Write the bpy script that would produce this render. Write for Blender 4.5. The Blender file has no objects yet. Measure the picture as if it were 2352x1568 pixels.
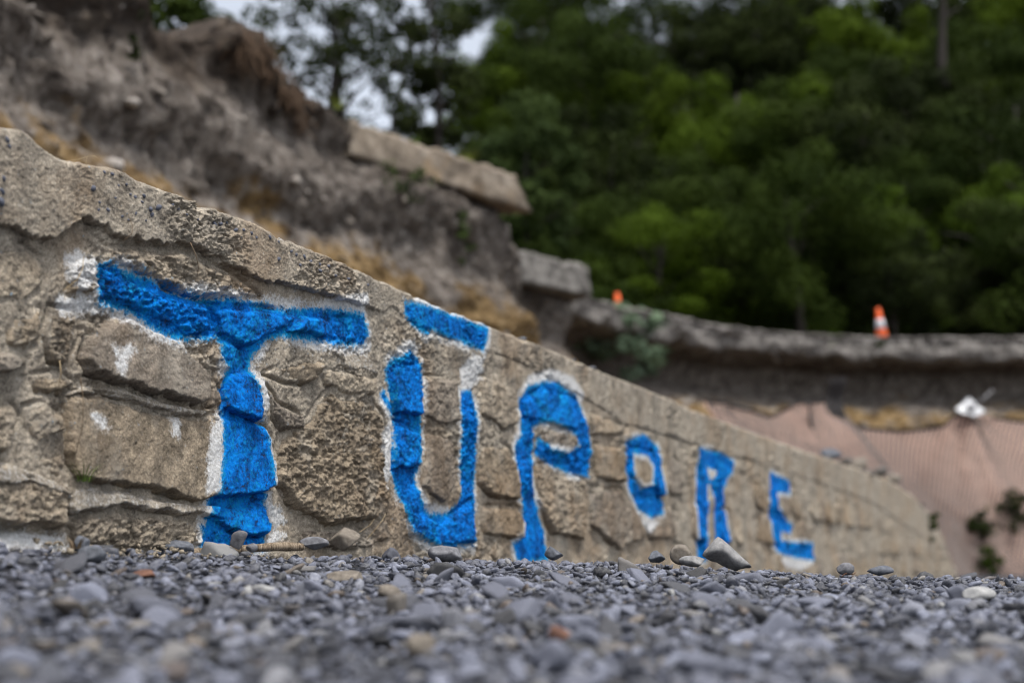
import bpy, math, random
import numpy as np
from mathutils import Vector, Matrix, Euler
from mathutils.bvhtree import BVHTree

SC = bpy.context.scene
COL = SC.collection
random.seed(7)
RNG = np.random.default_rng(7)

# ------------------------------------------------------------------ camera, sky, sun, exposure
CAMZ = 0.15
FPX, CX, CY = 50.0 / 36.0 * 2352.0, 1176.0, 784.0
HORIZON = 1308.0
PITCH = math.atan((HORIZON - CY) / FPX)
cam_d = bpy.data.cameras.new('camera')
cam_d.lens = 50.0
cam_d.sensor_width = 36.0
cam_d.clip_start = 0.05
cam_d.clip_end = 2000.0
cam_d.dof.use_dof = True
cam_d.dof.focus_distance = 4.05
cam_d.dof.aperture_fstop = 1.9
cam_d.dof.aperture_blades = 9
cam = bpy.data.objects.new('camera', cam_d)
cam.location = (0, 0, CAMZ)
cam.rotation_euler = (math.radians(90) + PITCH, 0, 0)
COL.objects.link(cam)
SC.camera = cam

SUN_EL, SUN_AZ = math.radians(68), math.radians(150)      # azimuth clockwise from +Y: behind the camera, to the right
world = bpy.data.worlds.new('World')
SC.world = world
world.use_nodes = True
wn = world.node_tree
wn.nodes.clear()
w_out = wn.nodes.new('ShaderNodeOutputWorld')
w_bg = wn.nodes.new('ShaderNodeBackground')
w_sky = wn.nodes.new('ShaderNodeTexSky')
w_sky.sky_type = 'NISHITA'
w_sky.sun_disc = False
w_sky.sun_elevation = SUN_EL
w_sky.sun_rotation = SUN_AZ
w_sky.air_density = 1.0
w_sky.dust_density = 3.0
w_hs = wn.nodes.new('ShaderNodeHueSaturation')            # thin overcast: the blue of the clear sky is washed out
w_hs.inputs['Saturation'].default_value = 0.38
w_bg.inputs['Strength'].default_value = 0.115
wn.links.new(w_sky.outputs['Color'], w_hs.inputs['Color'])
wn.links.new(w_hs.outputs['Color'], w_bg.inputs['Color'])
wn.links.new(w_bg.outputs['Background'], w_out.inputs['Surface'])

sun_d = bpy.data.lights.new('sun', 'SUN')
sun_d.energy = 1.5
sun_d.angle = math.radians(10)
sun_d.color = (1.0, 0.965, 0.91)
sun = bpy.data.objects.new('sun', sun_d)
sd_vec = Vector((math.sin(SUN_AZ) * math.cos(SUN_EL), math.cos(SUN_AZ) * math.cos(SUN_EL), math.sin(SUN_EL)))
sun.rotation_euler = sd_vec.to_track_quat('Z', 'Y').to_euler()
sun.location = (0, -5, 30)
COL.objects.link(sun)

SC.view_settings.view_transform = 'Standard'
SC.view_settings.look = 'None'
SC.view_settings.exposure = 1.15
SC.view_settings.gamma = 1.0
SC.view_settings.use_curve_mapping = False
SC.render.engine = 'CYCLES'
SC.cycles.use_denoising = True
SC.cycles.max_bounces = 6
SC.cycles.filter_width = 1.1
cam_d.dof.aperture_fstop = 1.7

# ------------------------------------------------------------------ view geometry helpers (photo pixel -> ray)
COSP, SINP = math.cos(PITCH), math.sin(PITCH)
def ray(x, y):
    a, b = (x - CX) / FPX, (CY - y) / FPX
    return np.array([a, COSP - b * SINP, SINP + b * COSP])
def at_y(x, y, Y):
    r = ray(x, y)
    return np.array([0, 0, CAMZ]) + r * (Y / r[1])
def at_z(x, y, Z):
    r = ray(x, y)
    return np.array([0, 0, CAMZ]) + r * ((Z - CAMZ) / r[2])
def to_px(p):
    p = np.asarray(p, float)
    d = p - np.array([0, 0, CAMZ])
    dep = d[..., 1] * COSP + d[..., 2] * SINP
    up = -d[..., 1] * SINP + d[..., 2] * COSP
    return CX + FPX * d[..., 0] / dep, CY - FPX * up / dep, dep

# ------------------------------------------------------------------ numpy noise
def _h(ix, iy, iz, seed):
    h = (ix.astype(np.int64) * 374761393 + iy.astype(np.int64) * 668265263 + iz * 2147483647 + seed * 974711) & 0xFFFFFFFF
    h = ((h ^ (h >> 13)) * 1274126177) & 0xFFFFFFFF
    h = ((h ^ (h >> 16)) * 2246822519) & 0xFFFFFFFF
    return (h ^ (h >> 13)) & 0xFFFFFFFF
def _hf(ix, iy, iz, seed):
    return _h(ix, iy, iz, seed).astype(np.float64) / 4294967296.0
_ang = np.arange(256) * (2 * math.pi / 256)
_GX, _GY = np.cos(_ang), np.sin(_ang)
def perlin2(x, y, seed=0):
    x0, y0 = np.floor(x), np.floor(y)
    fx, fy = x - x0, y - y0
    u = fx * fx * fx * (fx * (fx * 6 - 15) + 10)
    v = fy * fy * fy * (fy * (fy * 6 - 15) + 10)
    def g(dx, dy):
        k = (_h(x0 + dx, y0 + dy, 0, seed) & 255).astype(np.int64)
        return _GX[k] * (fx - dx) + _GY[k] * (fy - dy)
    a, b, c, d = g(0, 0), g(1, 0), g(0, 1), g(1, 1)
    return ((a + u * (b - a)) * (1 - v) + (c + u * (d - c)) * v) * 1.4
def fbm2(x, y, octv=4, seed=0, gain=0.5):
    t, a, n = 0.0, 1.0, 0.0
    for o in range(octv):
        t = t + a * perlin2(x * 2 ** o + 17.3 * o, y * 2 ** o - 9.1 * o, seed + o)
        n += a
        a *= gain
    return t / n
def ridge2(x, y, octv=4, seed=0, gain=0.55):
    t, a, n = 0.0, 1.0, 0.0
    for o in range(octv):
        t = t + a * (1 - 2 * np.abs(perlin2(x * 2 ** o + 7.7 * o, y * 2 ** o + 3.1 * o, seed + o)))
        n += a
        a *= gain
    return t / n
def vnoise3(p, seed=0):
    q = np.floor(p)
    f = p - q
    w = f * f * (3 - 2 * f)
    r = 0.0
    for dx in (0, 1):
        for dy in (0, 1):
            for dz in (0, 1):
                c = _hf(q[..., 0] + dx, q[..., 1] + dy, (q[..., 2] + dz).astype(np.int64), seed)
                r = r + c * (w[..., 0] if dx else 1 - w[..., 0]) * (w[..., 1] if dy else 1 - w[..., 1]) * (w[..., 2] if dz else 1 - w[..., 2])
    return r * 2 - 1
def fbm3(p, octv=4, seed=0, gain=0.5):
    t, a, n = 0.0, 1.0, 0.0
    for o in range(octv):
        t = t + a * vnoise3(p * 2 ** o + 5.2 * o, seed + o)
        n += a
        a *= gain
    return t / n
def worley2(x, y, seed=0):
    x0, y0 = np.floor(x), np.floor(y)
    f1 = np.full(np.shape(x), 9.0)
    f2 = np.full(np.shape(x), 9.0)
    for dx in (-1, 0, 1):
        for dy in (-1, 0, 1):
            cx, cy = x0 + dx, y0 + dy
            d = np.hypot(cx + _hf(cx, cy, 1, seed) - x, cy + _hf(cx, cy, 2, seed) - y)
            f2 = np.where(d < f1, f1, np.minimum(f2, d))
            f1 = np.minimum(f1, d)
    return f1, f2
def sstep(a, b, x):
    t = np.clip((x - a) / (b - a), 0, 1)
    return t * t * (3 - 2 * t)
def stair(x, n):
    k = x * n
    f = np.floor(k)
    return (f + sstep(0.55, 1.0, k - f)) / n
def poly_sd(px, py, poly):
    """signed distance, positive inside"""
    poly = np.asarray(poly, float)
    d2 = np.full(px.shape, 1e9)
    ins = np.zeros(px.shape, bool)
    n = len(poly)
    for i in range(n):
        ax, ay = poly[i]
        bx, by = poly[(i + 1) % n]
        ex, ey = bx - ax, by - ay
        t = np.clip(((px - ax) * ex + (py - ay) * ey) / (ex * ex + ey * ey + 1e-12), 0, 1)
        d2 = np.minimum(d2, (px - ax - t * ex) ** 2 + (py - ay - t * ey) ** 2)
        if ay != by:
            c = ((ay > py) != (by > py)) & (px < (bx - ax) * (py - ay) / (by - ay) + ax)
            ins ^= c
    return np.where(ins, 1.0, -1.0) * np.sqrt(d2)

# ------------------------------------------------------------------ object helpers
def mesh_data(name, verts, faces, attrs=None, smooth=True):
    verts = np.ascontiguousarray(verts, np.float32)
    me = bpy.data.meshes.new(name)
    me.vertices.add(len(verts))
    me.vertices.foreach_set('co', verts.ravel())
    fl = faces if isinstance(faces, list) else [faces]
    fl = [np.asarray(f, np.int32) for f in fl if len(f)]
    loops = np.concatenate([f.ravel() for f in fl])
    tot = np.concatenate([np.full(len(f), f.shape[1], np.int32) for f in fl])
    start = np.concatenate([[0], np.cumsum(tot)[:-1]]).astype(np.int32)
    me.loops.add(len(loops))
    me.loops.foreach_set('vertex_index', loops)
    me.polygons.add(len(tot))
    me.polygons.foreach_set('loop_start', start)
    me.polygons.foreach_set('loop_total', tot)
    me.update(calc_edges=True)
    if smooth:
        me.polygons.foreach_set('use_smooth', np.ones(len(tot), bool))
    for k, v in (attrs or {}).items():
        a = me.attributes.new(k, 'FLOAT', 'POINT')
        a.data.foreach_set('value', np.asarray(v, np.float32).ravel())
    return me
def link(name, me, mat=None, parent=None, loc=(0, 0, 0)):
    o = bpy.data.objects.new(name, me)
    COL.objects.link(o)
    if mat is not None and me is not None and not len(me.materials):
        me.materials.append(mat)
    o.parent = parent
    o.location = loc
    return o
def obj(name, verts, faces, mat, parent=None, attrs=None, smooth=True, origin=None):
    verts = np.asarray(verts, float)
    if origin is None:
        origin = np.zeros(3) if parent is not None else np.array([*verts.mean(0)[:2], verts[:, 2].min()])
    base = np.array(parent_base.get(parent.name, (0, 0, 0))) if parent is not None else np.zeros(3)
    me = mesh_data(name, verts - (base if parent is not None else origin), faces, attrs, smooth)
    return link(name, me, mat, parent, (0, 0, 0) if parent is not None else tuple(origin))
parent_base = {}
def tag(o, label=None, cat=None, group=None, kind=None):
    if label: o['label'] = label
    if cat: o['category'] = cat
    if group: o['group'] = group
    if kind: o['kind'] = kind
    return o
def empty(name, loc, label, cat, group=None):
    o = bpy.data.objects.new(name, None)
    o.empty_display_size = 0.1
    o.location = tuple(loc)
    COL.objects.link(o)
    parent_base[o.name] = tuple(loc)
    return tag(o, label, cat, group)
def part(name, verts, faces, mat, parent, kind=None, label=None, **kw):
    o = obj(name, verts, faces, mat, parent, **kw)
    parent_base[o.name] = parent_base[parent.name]
    return tag(o, label, kind=kind)
def grid_faces(nr, nc, keep=None, off=0):
    i = np.arange(nr * nc).reshape(nr, nc)
    f = np.stack([i[:-1, :-1], i[:-1, 1:], i[1:, 1:], i[1:, :-1]], -1).reshape(-1, 4)
    if keep is not None:
        f = f[keep.ravel()]
    return f + off
def compact(verts, faces, attrs=None):
    used = np.unique(faces)
    remap = np.zeros(len(verts), np.int64)
    remap[used] = np.arange(len(used))
    return verts[used], remap[faces], {k: v[used] for k, v in (attrs or {}).items()}
class MB:
    def __init__(s): s.v, s.f3, s.f4, s.n = [], [], [], 0
    def add(s, v, f):
        f = np.asarray(f, np.int64)
        (s.f3 if f.shape[1] == 3 else s.f4).append(f + s.n)
        s.v.append(np.asarray(v, float))
        s.n += len(v)
    def tube(s, pts, rad, seg=8):
        pts = np.asarray(pts, float)
        rad = np.broadcast_to(np.asarray(rad, float), (len(pts),))
        tan = np.gradient(pts, axis=0)
        tan /= np.linalg.norm(tan, axis=1)[:, None] + 1e-9
        ref = np.array([0.31, 0.17, 0.93]) if abs(tan[0][2]) < 0.8 else np.array([0.95, 0.3, 0.05])
        a = np.cross(tan, ref)
        a /= np.linalg.norm(a, axis=1)[:, None] + 1e-9
        b = np.cross(tan, a)
        th = np.arange(seg) * 2 * math.pi / seg
        ring = pts[:, None] + rad[:, None, None] * (np.cos(th)[None, :, None] * a[:, None] + np.sin(th)[None, :, None] * b[:, None])
        n = len(pts)
        i = np.arange(n * seg).reshape(n, seg)
        j = np.roll(i, -1, 1)
        f = np.stack([i[:-1], j[:-1], j[1:], i[1:]], -1).reshape(-1, 4)
        v = np.concatenate([ring.reshape(-1, 3), pts[:1], pts[-1:]])
        s.add(v, f)
        k = n * seg + s.n - len(v)
        cap0 = np.stack([np.full(seg, k), j[0] + s.n - len(v), i[0] + s.n - len(v)], -1)
        cap1 = np.stack([np.full(seg, k + 1), i[-1] + s.n - len(v), j[-1] + s.n - len(v)], -1)
        s.f3 += [cap0, cap1]
    def get(s):
        fs = []
        if s.f3: fs.append(np.concatenate(s.f3))
        if s.f4: fs.append(np.concatenate(s.f4))
        return np.concatenate(s.v), fs
def revolve(profile, seg=24):
    pr = np.asarray(profile, float)
    th = np.arange(seg) * 2 * math.pi / seg
    v = np.stack([pr[:, None, 0] * np.cos(th), pr[:, None, 0] * np.sin(th), np.broadcast_to(pr[:, None, 1], (len(pr), seg))], -1).reshape(-1, 3)
    i = np.arange(len(pr) * seg).reshape(len(pr), seg)
    j = np.roll(i, -1, 1)
    return v, np.stack([i[:-1], j[:-1], j[1:], i[1:]], -1).reshape(-1, 4)

# ------------------------------------------------------------------ materials
class Mat:
    def __init__(s, name, rough=0.9, spec=0.3):
        s.m = bpy.data.materials.new(name)
        s.m.use_nodes = True
        s.nt = s.m.node_tree
        s.b = s.nt.nodes['Principled BSDF']
        s.out = s.nt.nodes['Material Output']
        s.b.inputs['Roughness'].default_value = rough
        s.b.inputs['Specular IOR Level'].default_value = spec
        s.tc = s.n('ShaderNodeTexCoord').outputs['Object']
    def n(s, t, **kw):
        x = s.nt.nodes.new(t)
        for k, v in kw.items(): setattr(x, k, v)
        return x
    def set(s, sock, v):
        if isinstance(v, bpy.types.NodeSocket): s.nt.links.new(v, sock)
        elif isinstance(v, tuple) and len(v) == 3 and sock.type == 'RGBA': sock.default_value = (*v, 1)
        else: sock.default_value = v
    def noise(s, scale, detail=4, rough=0.55, vec=None, dist=0.0):
        x = s.n('ShaderNodeTexNoise')
        s.set(x.inputs['Vector'], vec or s.tc)
        x.inputs['Scale'].default_value = scale
        x.inputs['Detail'].default_value = detail
        x.inputs['Roughness'].default_value = rough
        x.inputs['Distortion'].default_value = dist
        return x.outputs['Fac']
    def voro(s, scale, vec=None, out='Distance', feature='F1'):
        x = s.n('ShaderNodeTexVoronoi', feature=feature)
        s.set(x.inputs['Vector'], vec or s.tc)
        x.inputs['Scale'].default_value = scale
        return x.outputs[out]
    def ramp(s, fac, stops, interp='LINEAR'):
        x = s.n('ShaderNodeValToRGB')
        x.color_ramp.interpolation = interp
        e = x.color_ramp.elements
        while len(e) < len(stops): e.new(0.5)
        for k, (p, c) in enumerate(stops):
            e[k].position = p
            e[k].color = (*c, 1) if isinstance(c, tuple) else (c, c, c, 1)
        s.set(x.inputs['Fac'], fac)
        return x.outputs['Color']
    def mix(s, fac, a, b, mode='MIX'):
        x = s.n('ShaderNodeMix', data_type='RGBA', blend_type=mode)
        s.set(x.inputs[0], fac)
        s.set(x.inputs[6], a)
        s.set(x.inputs[7], b)
        return x.outputs[2]
    def math(s, op, a, b=0.0, c=0.0, clamp=False):
        x = s.n('ShaderNodeMath', operation=op, use_clamp=clamp)
        s.set(x.inputs[0], a)
        s.set(x.inputs[1], b)
        s.set(x.inputs[2], c)
        return x.outputs[0]
    def attr(s, name):
        return s.n('ShaderNodeAttribute', attribute_name=name).outputs['Fac']
    def maprange(s, v, a, b, c=0.0, d=1.0, smooth=True):
        x = s.n('ShaderNodeMapRange', interpolation_type='SMOOTHSTEP' if smooth else 'LINEAR')
        for k, q in enumerate((v, a, b, c, d)): s.set(x.inputs[k], q)
        return x.outputs[0]
    def bump(s, h, strength=0.5, dist=0.01, normal=None):
        x = s.n('ShaderNodeBump')
        x.inputs['Strength'].default_value = strength
        x.inputs['Distance'].default_value = dist
        s.set(x.inputs['Height'], h)
        if normal: s.set(x.inputs['Normal'], normal)
        return x.outputs['Normal']
    def color(s, c): s.set(s.b.inputs['Base Color'], c); return s
    def normal(s, n): s.set(s.b.inputs['Normal'], n); return s
    def scaled(s, sc, rot=(0, 0, 0)):
        x = s.n('ShaderNodeMapping')
        x.inputs['Scale'].default_value = sc
        x.inputs['Rotation'].default_value = rot
        s.set(x.inputs['Vector'], s.tc)
        return x.outputs['Vector']

def wall_material(name, base, kind):
    m = Mat(name, 0.93, 0.2)
    big = m.noise(2.3, 3, 0.6)
    mid = m.noise(17, 5, 0.65)
    fine = m.noise(150, 5, 0.75)
    grit = m.noise(420, 3, 0.7)
    t = m.math('ADD', m.math('MULTIPLY', mid, 0.45), m.math('MULTIPLY', fine, 0.55))
    c = m.ramp(t, [(0.36, tuple(k * 0.22 for k in base)), (0.45, tuple(k * 0.78 for k in base)), (0.53, tuple(k * 1.08 for k in base)), (0.62, tuple(min(1, k * 1.8) for k in base))])
    c = m.mix(m.maprange(big, 0.45, 0.66), c, m.mix(0.45, c, (0.30, 0.20, 0.115)))
    if kind == 'stone':
        rnd = m.n('ShaderNodeObjectInfo').outputs['Random']
        c = m.mix(0.8, c, m.ramp(rnd, [(0, (0.66, 0.66, 0.69)), (0.3, (1.0, 0.98, 0.95)), (0.55, (0.80, 0.75, 0.68)), (0.8, (1.16, 1.14, 1.10))], 'CONSTANT'), 'MULTIPLY')
    grime = m.math('MULTIPLY', m.maprange(m.noise(9, 6, 0.75, dist=0.8), 0.50, 0.66), 0.58)
    c = m.mix(grime, c, m.mix(0.75, c, (0.045, 0.038, 0.032)))
    streak = m.noise(1.0, 4, 0.65, m.scaled((7, 7, 1.6)))
    c = m.mix(m.math('MULTIPLY', m.maprange(streak, 0.52, 0.66), 0.5), c, m.mix(0.6, c, (0.05, 0.045, 0.042)))
    dust = m.maprange(m.noise(5.5, 5, 0.6, dist=0.4), 0.52, 0.68)
    c = m.mix(m.math('MULTIPLY', dust, 0.5), c, (0.38, 0.345, 0.29))
    pits = m.maprange(m.voro(95, vec=None), 0.10, 0.22)
    spk = m.maprange(m.noise(60, 2, 0.5), 0.60, 0.68)
    c = m.mix(m.math('MULTIPLY', m.math('SUBTRACT', 1.0, pits), m.math('MULTIPLY', spk, 0.8)), c, (0.035, 0.03, 0.028))
    # old pale chalk smears, lit ledges paled in colour, and the sprayed letters
    brk = m.math('ADD', m.math('MULTIPLY', m.noise(70, 5, 0.75), 0.65), m.math('MULTIPLY', fine, 0.35))
    brk = m.math('SUBTRACT', brk, 0.5)
    wh = m.math('ADD', m.attr('white'), m.math('MULTIPLY', brk, 2.3))
    whf = m.maprange(wh, 0.25, 0.95)
    c = m.mix(m.math('MULTIPLY', whf, 0.92), c, m.mix(m.maprange(fine, 0.35, 0.7), (0.55, 0.545, 0.53), (0.86, 0.87, 0.88)))
    bl = m.math('ADD', m.attr('blue'), m.math('MULTIPLY', brk, 2.7))
    blf = m.maprange(bl, 0.22, 0.66)
    deep = m.maprange(m.math('ADD', bl, m.math('MULTIPLY', m.math('SUBTRACT', m.noise(6.5, 4, 0.6), 0.5), 1.3)), 0.42, 1.05)
    bcol = m.mix(deep, (0.008, 0.32, 0.62), m.ramp(m.math('ADD', m.math('MULTIPLY', m.noise(15, 6, 0.8), 0.7), m.math('MULTIPLY', fine, 0.3)), [(0.40, (0.0012, 0.028, 0.10)), (0.475, (0.0012, 0.095, 0.38)), (0.545, (0.0012, 0.185, 0.70)), (0.63, (0.003, 0.27, 0.80))]))
    c = m.mix(blf, c, bcol)
    gap = m.math('MULTIPLY', m.maprange(m.noise(70, 5, 0.8), 0.535, 0.61), m.maprange(m.noise(13, 3, 0.6), 0.45, 0.62))
    c = m.mix(m.math('MULTIPLY', m.math('MULTIPLY', gap, blf), 0.9), c, (0.03, 0.03, 0.028))
    m.color(c)
    m.b.inputs['Specular IOR Level'].default_value = 0.08
    h = m.math('ADD', m.math('MULTIPLY', fine, 0.6), m.math('MULTIPLY', grit, 0.4))
    n1 = m.bump(m.noise(45, 4, 0.7), 0.8, 0.012)
    m.normal(m.bump(h, 1.0, 0.008, n1))
    return m.m

M = {}
M['stone'] = wall_material('wall_stone', (0.35, 0.30, 0.236), 'stone')
M['mortar'] = wall_material('wall_mortar', (0.375, 0.326, 0.26), 'mortar')
M['coping'] = wall_material('wall_coping', (0.385, 0.335, 0.268), 'coping')

GRAVEL_STOPS = [(0.0, (0.014, 0.014, 0.017)), (0.22, (0.040, 0.044, 0.062)), (0.5, (0.092, 0.101, 0.142)), (0.80, (0.20, 0.218, 0.29)),
                (0.86, (0.20, 0.20, 0.21)), (0.90, (0.15, 0.13, 0.108)), (0.935, (0.12, 0.09, 0.068)), (0.96, (0.065, 0.044, 0.04)), (0.985, (0.25, 0.25, 0.25))]
def gravel_material(name, source):
    m = Mat(name, 0.72, 0.35)
    t = m.attr('tone') if source == 'attr' else m.n('ShaderNodeObjectInfo').outputs['Random']
    c = m.ramp(t, GRAVEL_STOPS)
    sc = 1.0
    v = m.noise(90 * sc, 4, 0.7)
    c = m.mix(m.maprange(v, 0.35, 0.7), m.mix(0.35, c, (0.03, 0.03, 0.034)), m.mix(0.18, c, (0.5, 0.49, 0.46)))
    vein = m.maprange(m.noise(30, 3, 0.5, dist=1.5), 0.495, 0.505, 0, 1)
    m.color(c)
    m.normal(m.bump(m.noise(260, 4, 0.7), 0.45, 0.004))
    return m.m
M['gravel'] = gravel_material('gravel_stone', 'attr')
M['stone_obj'] = gravel_material('loose_stone', 'random')
def plain_stone(name, c1, c2, scale=70, rough=0.8, bump=0.5):
    m = Mat(name, rough, 0.3)
    m.color(m.ramp(m.noise(scale, 5, 0.7), [(0.32, c1), (0.68, c2)]))
    m.normal(m.bump(m.noise(scale * 3.5, 5, 0.75), bump, 0.004))
    return m.m
m = Mat('fine_grit', 0.95, 0.2)
vc = m.n('ShaderNodeSeparateColor')
m.set(vc.inputs[0], m.voro(38, out='Color'))
cell = m.ramp(vc.outputs[0], [(0.0, (0.03, 0.031, 0.037)), (0.5, (0.085, 0.09, 0.112)), (0.9, (0.18, 0.19, 0.225)), (1.0, (0.20, 0.18, 0.15))])
edge = m.maprange(m.voro(38, feature='DISTANCE_TO_EDGE'), 0.02, 0.16)
m.color(m.mix(edge, (0.016, 0.016, 0.019), m.mix(m.maprange(m.noise(160, 4, .7), .4, .65), m.mix(.35, cell, (0.02, 0.02, 0.024)), cell)))
m.normal(m.bump(m.noise(200, 4, .7), .6, .005, m.bump(edge, 1.0, .02)))
M['grit'] = m.m
M['pebble_blue'] = plain_stone('blue_grey_pebble', (0.055, 0.06, 0.08), (0.15, 0.16, 0.20), 120, 0.6)
M['rock_pale'] = plain_stone('pale_grey_rock', (0.12, 0.12, 0.122), (0.30, 0.295, 0.29), 45)
M['rock_slate'] = plain_stone('slate_rock', (0.045, 0.05, 0.06), (0.15, 0.16, 0.185), 60)
M['rock_grey'] = plain_stone('grey_rock', (0.08, 0.08, 0.088), (0.22, 0.22, 0.235), 55)
M['rock_tan'] = plain_stone('tan_rock', (0.10, 0.085, 0.068), (0.235, 0.205, 0.17), 55)
M['rock_white'] = plain_stone('white_rock', (0.22, 0.22, 0.22), (0.40, 0.395, 0.385), 50)
M['rock_red'] = plain_stone('reddish_rock', (0.08, 0.04, 0.03), (0.20, 0.10, 0.065), 50)
M['rubble_grey'] = plain_stone('rubble_grey', (0.05, 0.046, 0.042), (0.17, 0.155, 0.14), 30)
M['leaf_brown'] = plain_stone('dead_leaf', (0.10, 0.04, 0.02), (0.22, 0.10, 0.05), 60)

m = Mat('dry_wood', 0.85, 0.2)
v = m.scaled((60, 60, 5))
m.color(m.ramp(m.noise(3, 5, 0.7, v), [(0.38, (0.05, 0.036, 0.025)), (0.5, (0.19, 0.145, 0.10)), (0.64, (0.33, 0.27, 0.20))]))
m.normal(m.bump(m.noise(3, 5, 0.7, v), 0.5, 0.004))
M['wood'] = m.m
def straw(name, c1, c2):
    m = Mat(name, 0.8, 0.2)
    m.color(m.ramp(m.noise(40, 3), [(0.3, c1), (0.7, c2)]))
    return m.m
M['straw'] = straw('dry_straw', (0.26, 0.19, 0.11), (0.46, 0.36, 0.22))
M['root'] = straw('dry_root', (0.10, 0.07, 0.045), (0.22, 0.16, 0.10))
M['grass'] = straw('green_grass', (0.06, 0.11, 0.02), (0.15, 0.22, 0.05))
M['dead_grass'] = straw('dead_grass', (0.035, 0.020, 0.011), (0.085, 0.05, 0.027))
M['yellow_grass'] = straw('yellow_green_grass', (0.14, 0.19, 0.03), (0.30, 0.34, 0.07))

# earth bank: strata by height, with lumps
m = Mat('earth_bank', 0.95, 0.15)
sep = m.n('ShaderNodeSeparateXYZ')
m.set(sep.inputs[0], m.n('ShaderNodeNewGeometry').outputs['Position'])
z = sep.outputs['Z']
n1 = m.noise(0.9, 5, 0.65)
n2 = m.noise(4.5, 6, 0.75)
n3 = m.noise(11, 5, 0.8)
zz = m.math('ADD', z, m.math('ADD', m.math('MULTIPLY', m.math('SUBTRACT', n1, 0.5), 3.4), m.math('MULTIPLY', m.math('SUBTRACT', n2, 0.5), 1.3)))
grey = m.ramp(m.math('ADD', m.math('MULTIPLY', n2, 0.6), m.math('MULTIPLY', n3, 0.4)), [(0.40, (0.03, 0.024, 0.021)), (0.46, (0.125, 0.105, 0.09)), (0.54, (0.225, 0.197, 0.172)), (0.64, (0.40, 0.36, 0.325))])
ochre = m.ramp(n2, [(0.36, (0.05, 0.03, 0.015)), (0.46, (0.17, 0.11, 0.05)), (0.56, (0.31, 0.21, 0.10)), (0.66, (0.42, 0.31, 0.18))])
top = m.ramp(n2, [(0.32, (0.02, 0.015, 0.012)), (0.52, (0.075, 0.058, 0.046)), (0.72, (0.19, 0.155, 0.12))])
c = m.mix(m.maprange(zz, 4.15, 4.6), ochre, grey)
c = m.mix(m.maprange(zz, 5.5, 6.3), c, top)
c = m.mix(m.math('MULTIPLY', m.maprange(m.voro(9), 0.0, 0.22, 1, 0), m.maprange(m.noise(3.1, 2), 0.5, 0.6)), c, (0.34, 0.33, 0.32))
m.color(c)
m.normal(m.bump(n3, 0.8, 0.06, m.bump(n2, 0.7, 0.25)))
M['bank'] = m.m
m = Mat('road_layers', 0.92, 0.2)
n2 = m.noise(7, 5, 0.7)
m.color(m.ramp(m.math('ADD', m.math('MULTIPLY', n2, 0.55), m.math('MULTIPLY', m.noise(30, 4, 0.7), 0.45)), [(0.38, (0.03, 0.026, 0.024)), (0.47, (0.13, 0.118, 0.108)), (0.55, (0.215, 0.20, 0.185)), (0.64, (0.36, 0.34, 0.32))]))
m.normal(m.bump(m.noise(22, 5, 0.7), 0.8, 0.05))
M['road'] = m.m
m = Mat('weathered_concrete', 0.9, 0.25)
n2 = m.noise(3.5, 5, 0.7)
m.color(m.mix(m.maprange(m.noise(1.4, 3), 0.5, 0.65), m.ramp(n2, [(0.3, (0.09, 0.072, 0.054)), (0.52, (0.225, 0.185, 0.142)), (0.72, (0.36, 0.315, 0.26))]), (0.27, 0.20, 0.13)))
m.normal(m.bump(m.noise(18, 5, 0.7), 0.6, 0.03))
M['concrete'] = m.m
m = Mat('grey_concrete', 0.9, 0.25)
n2 = m.noise(4.5, 5, 0.7)
m.color(m.ramp(n2, [(0.3, (0.06, 0.055, 0.05)), (0.52, (0.16, 0.15, 0.137)), (0.72, (0.28, 0.265, 0.245))]))
m.normal(m.bump(m.noise(18, 5, 0.7), 0.6, 0.03))
M['grey_concrete'] = m.m
m = Mat('pink_geotextile', 0.9, 0.2)
n2 = m.noise(1.3, 4, 0.6)
m.color(m.mix(m.maprange(m.noise(0.5, 3), 0.45, 0.7), m.ramp(n2, [(0.3, (0.46, 0.285, 0.22)), (0.55, (0.60, 0.39, 0.305)), (0.75, (0.68, 0.47, 0.38))]), (0.50, 0.33, 0.26)))
m.normal(m.bump(m.noise(9, 4), 0.3, 0.04))
M['geotextile'] = m.m
def metal(name, c, rough=0.5, met=0.8):
    m = Mat(name, rough, 0.5)
    m.b.inputs['Metallic'].default_value = met
    m.color(m.ramp(m.noise(25, 3), [(0.3, tuple(k * 0.7 for k in c)), (0.7, c)]))
    return m.m
M['wire'] = metal('net_wire', (0.10, 0.075, 0.065), 0.7, 0.2)
M['galv'] = metal('galvanised_plate', (0.55, 0.56, 0.58), 0.5, 0.3)
M['steel'] = metal('steel_rod', (0.30, 0.30, 0.31), 0.5, 0.6)
M['dark_cloth'] = plain_stone('dark_cloth', (0.012, 0.011, 0.012), (0.04, 0.037, 0.037), 8, 0.95)
m = Mat('orange_plastic', 0.45, 0.4)
m.color(m.ramp(m.noise(6, 4, 0.65), [(0.35, (0.62, 0.085, 0.012)), (0.65, (0.85, 0.13, 0.02))]))
M['orange'] = m.m
m = Mat('reflective_band', 0.4, 0.4)
m.color(m.ramp(m.noise(10, 4, 0.65), [(0.35, (0.42, 0.42, 0.45)), (0.65, (0.62, 0.62, 0.66))]))
M['band'] = m.m
M['rubber'] = plain_stone('black_rubber', (0.015, 0.015, 0.015), (0.03, 0.03, 0.03), 20, 0.7)

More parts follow.
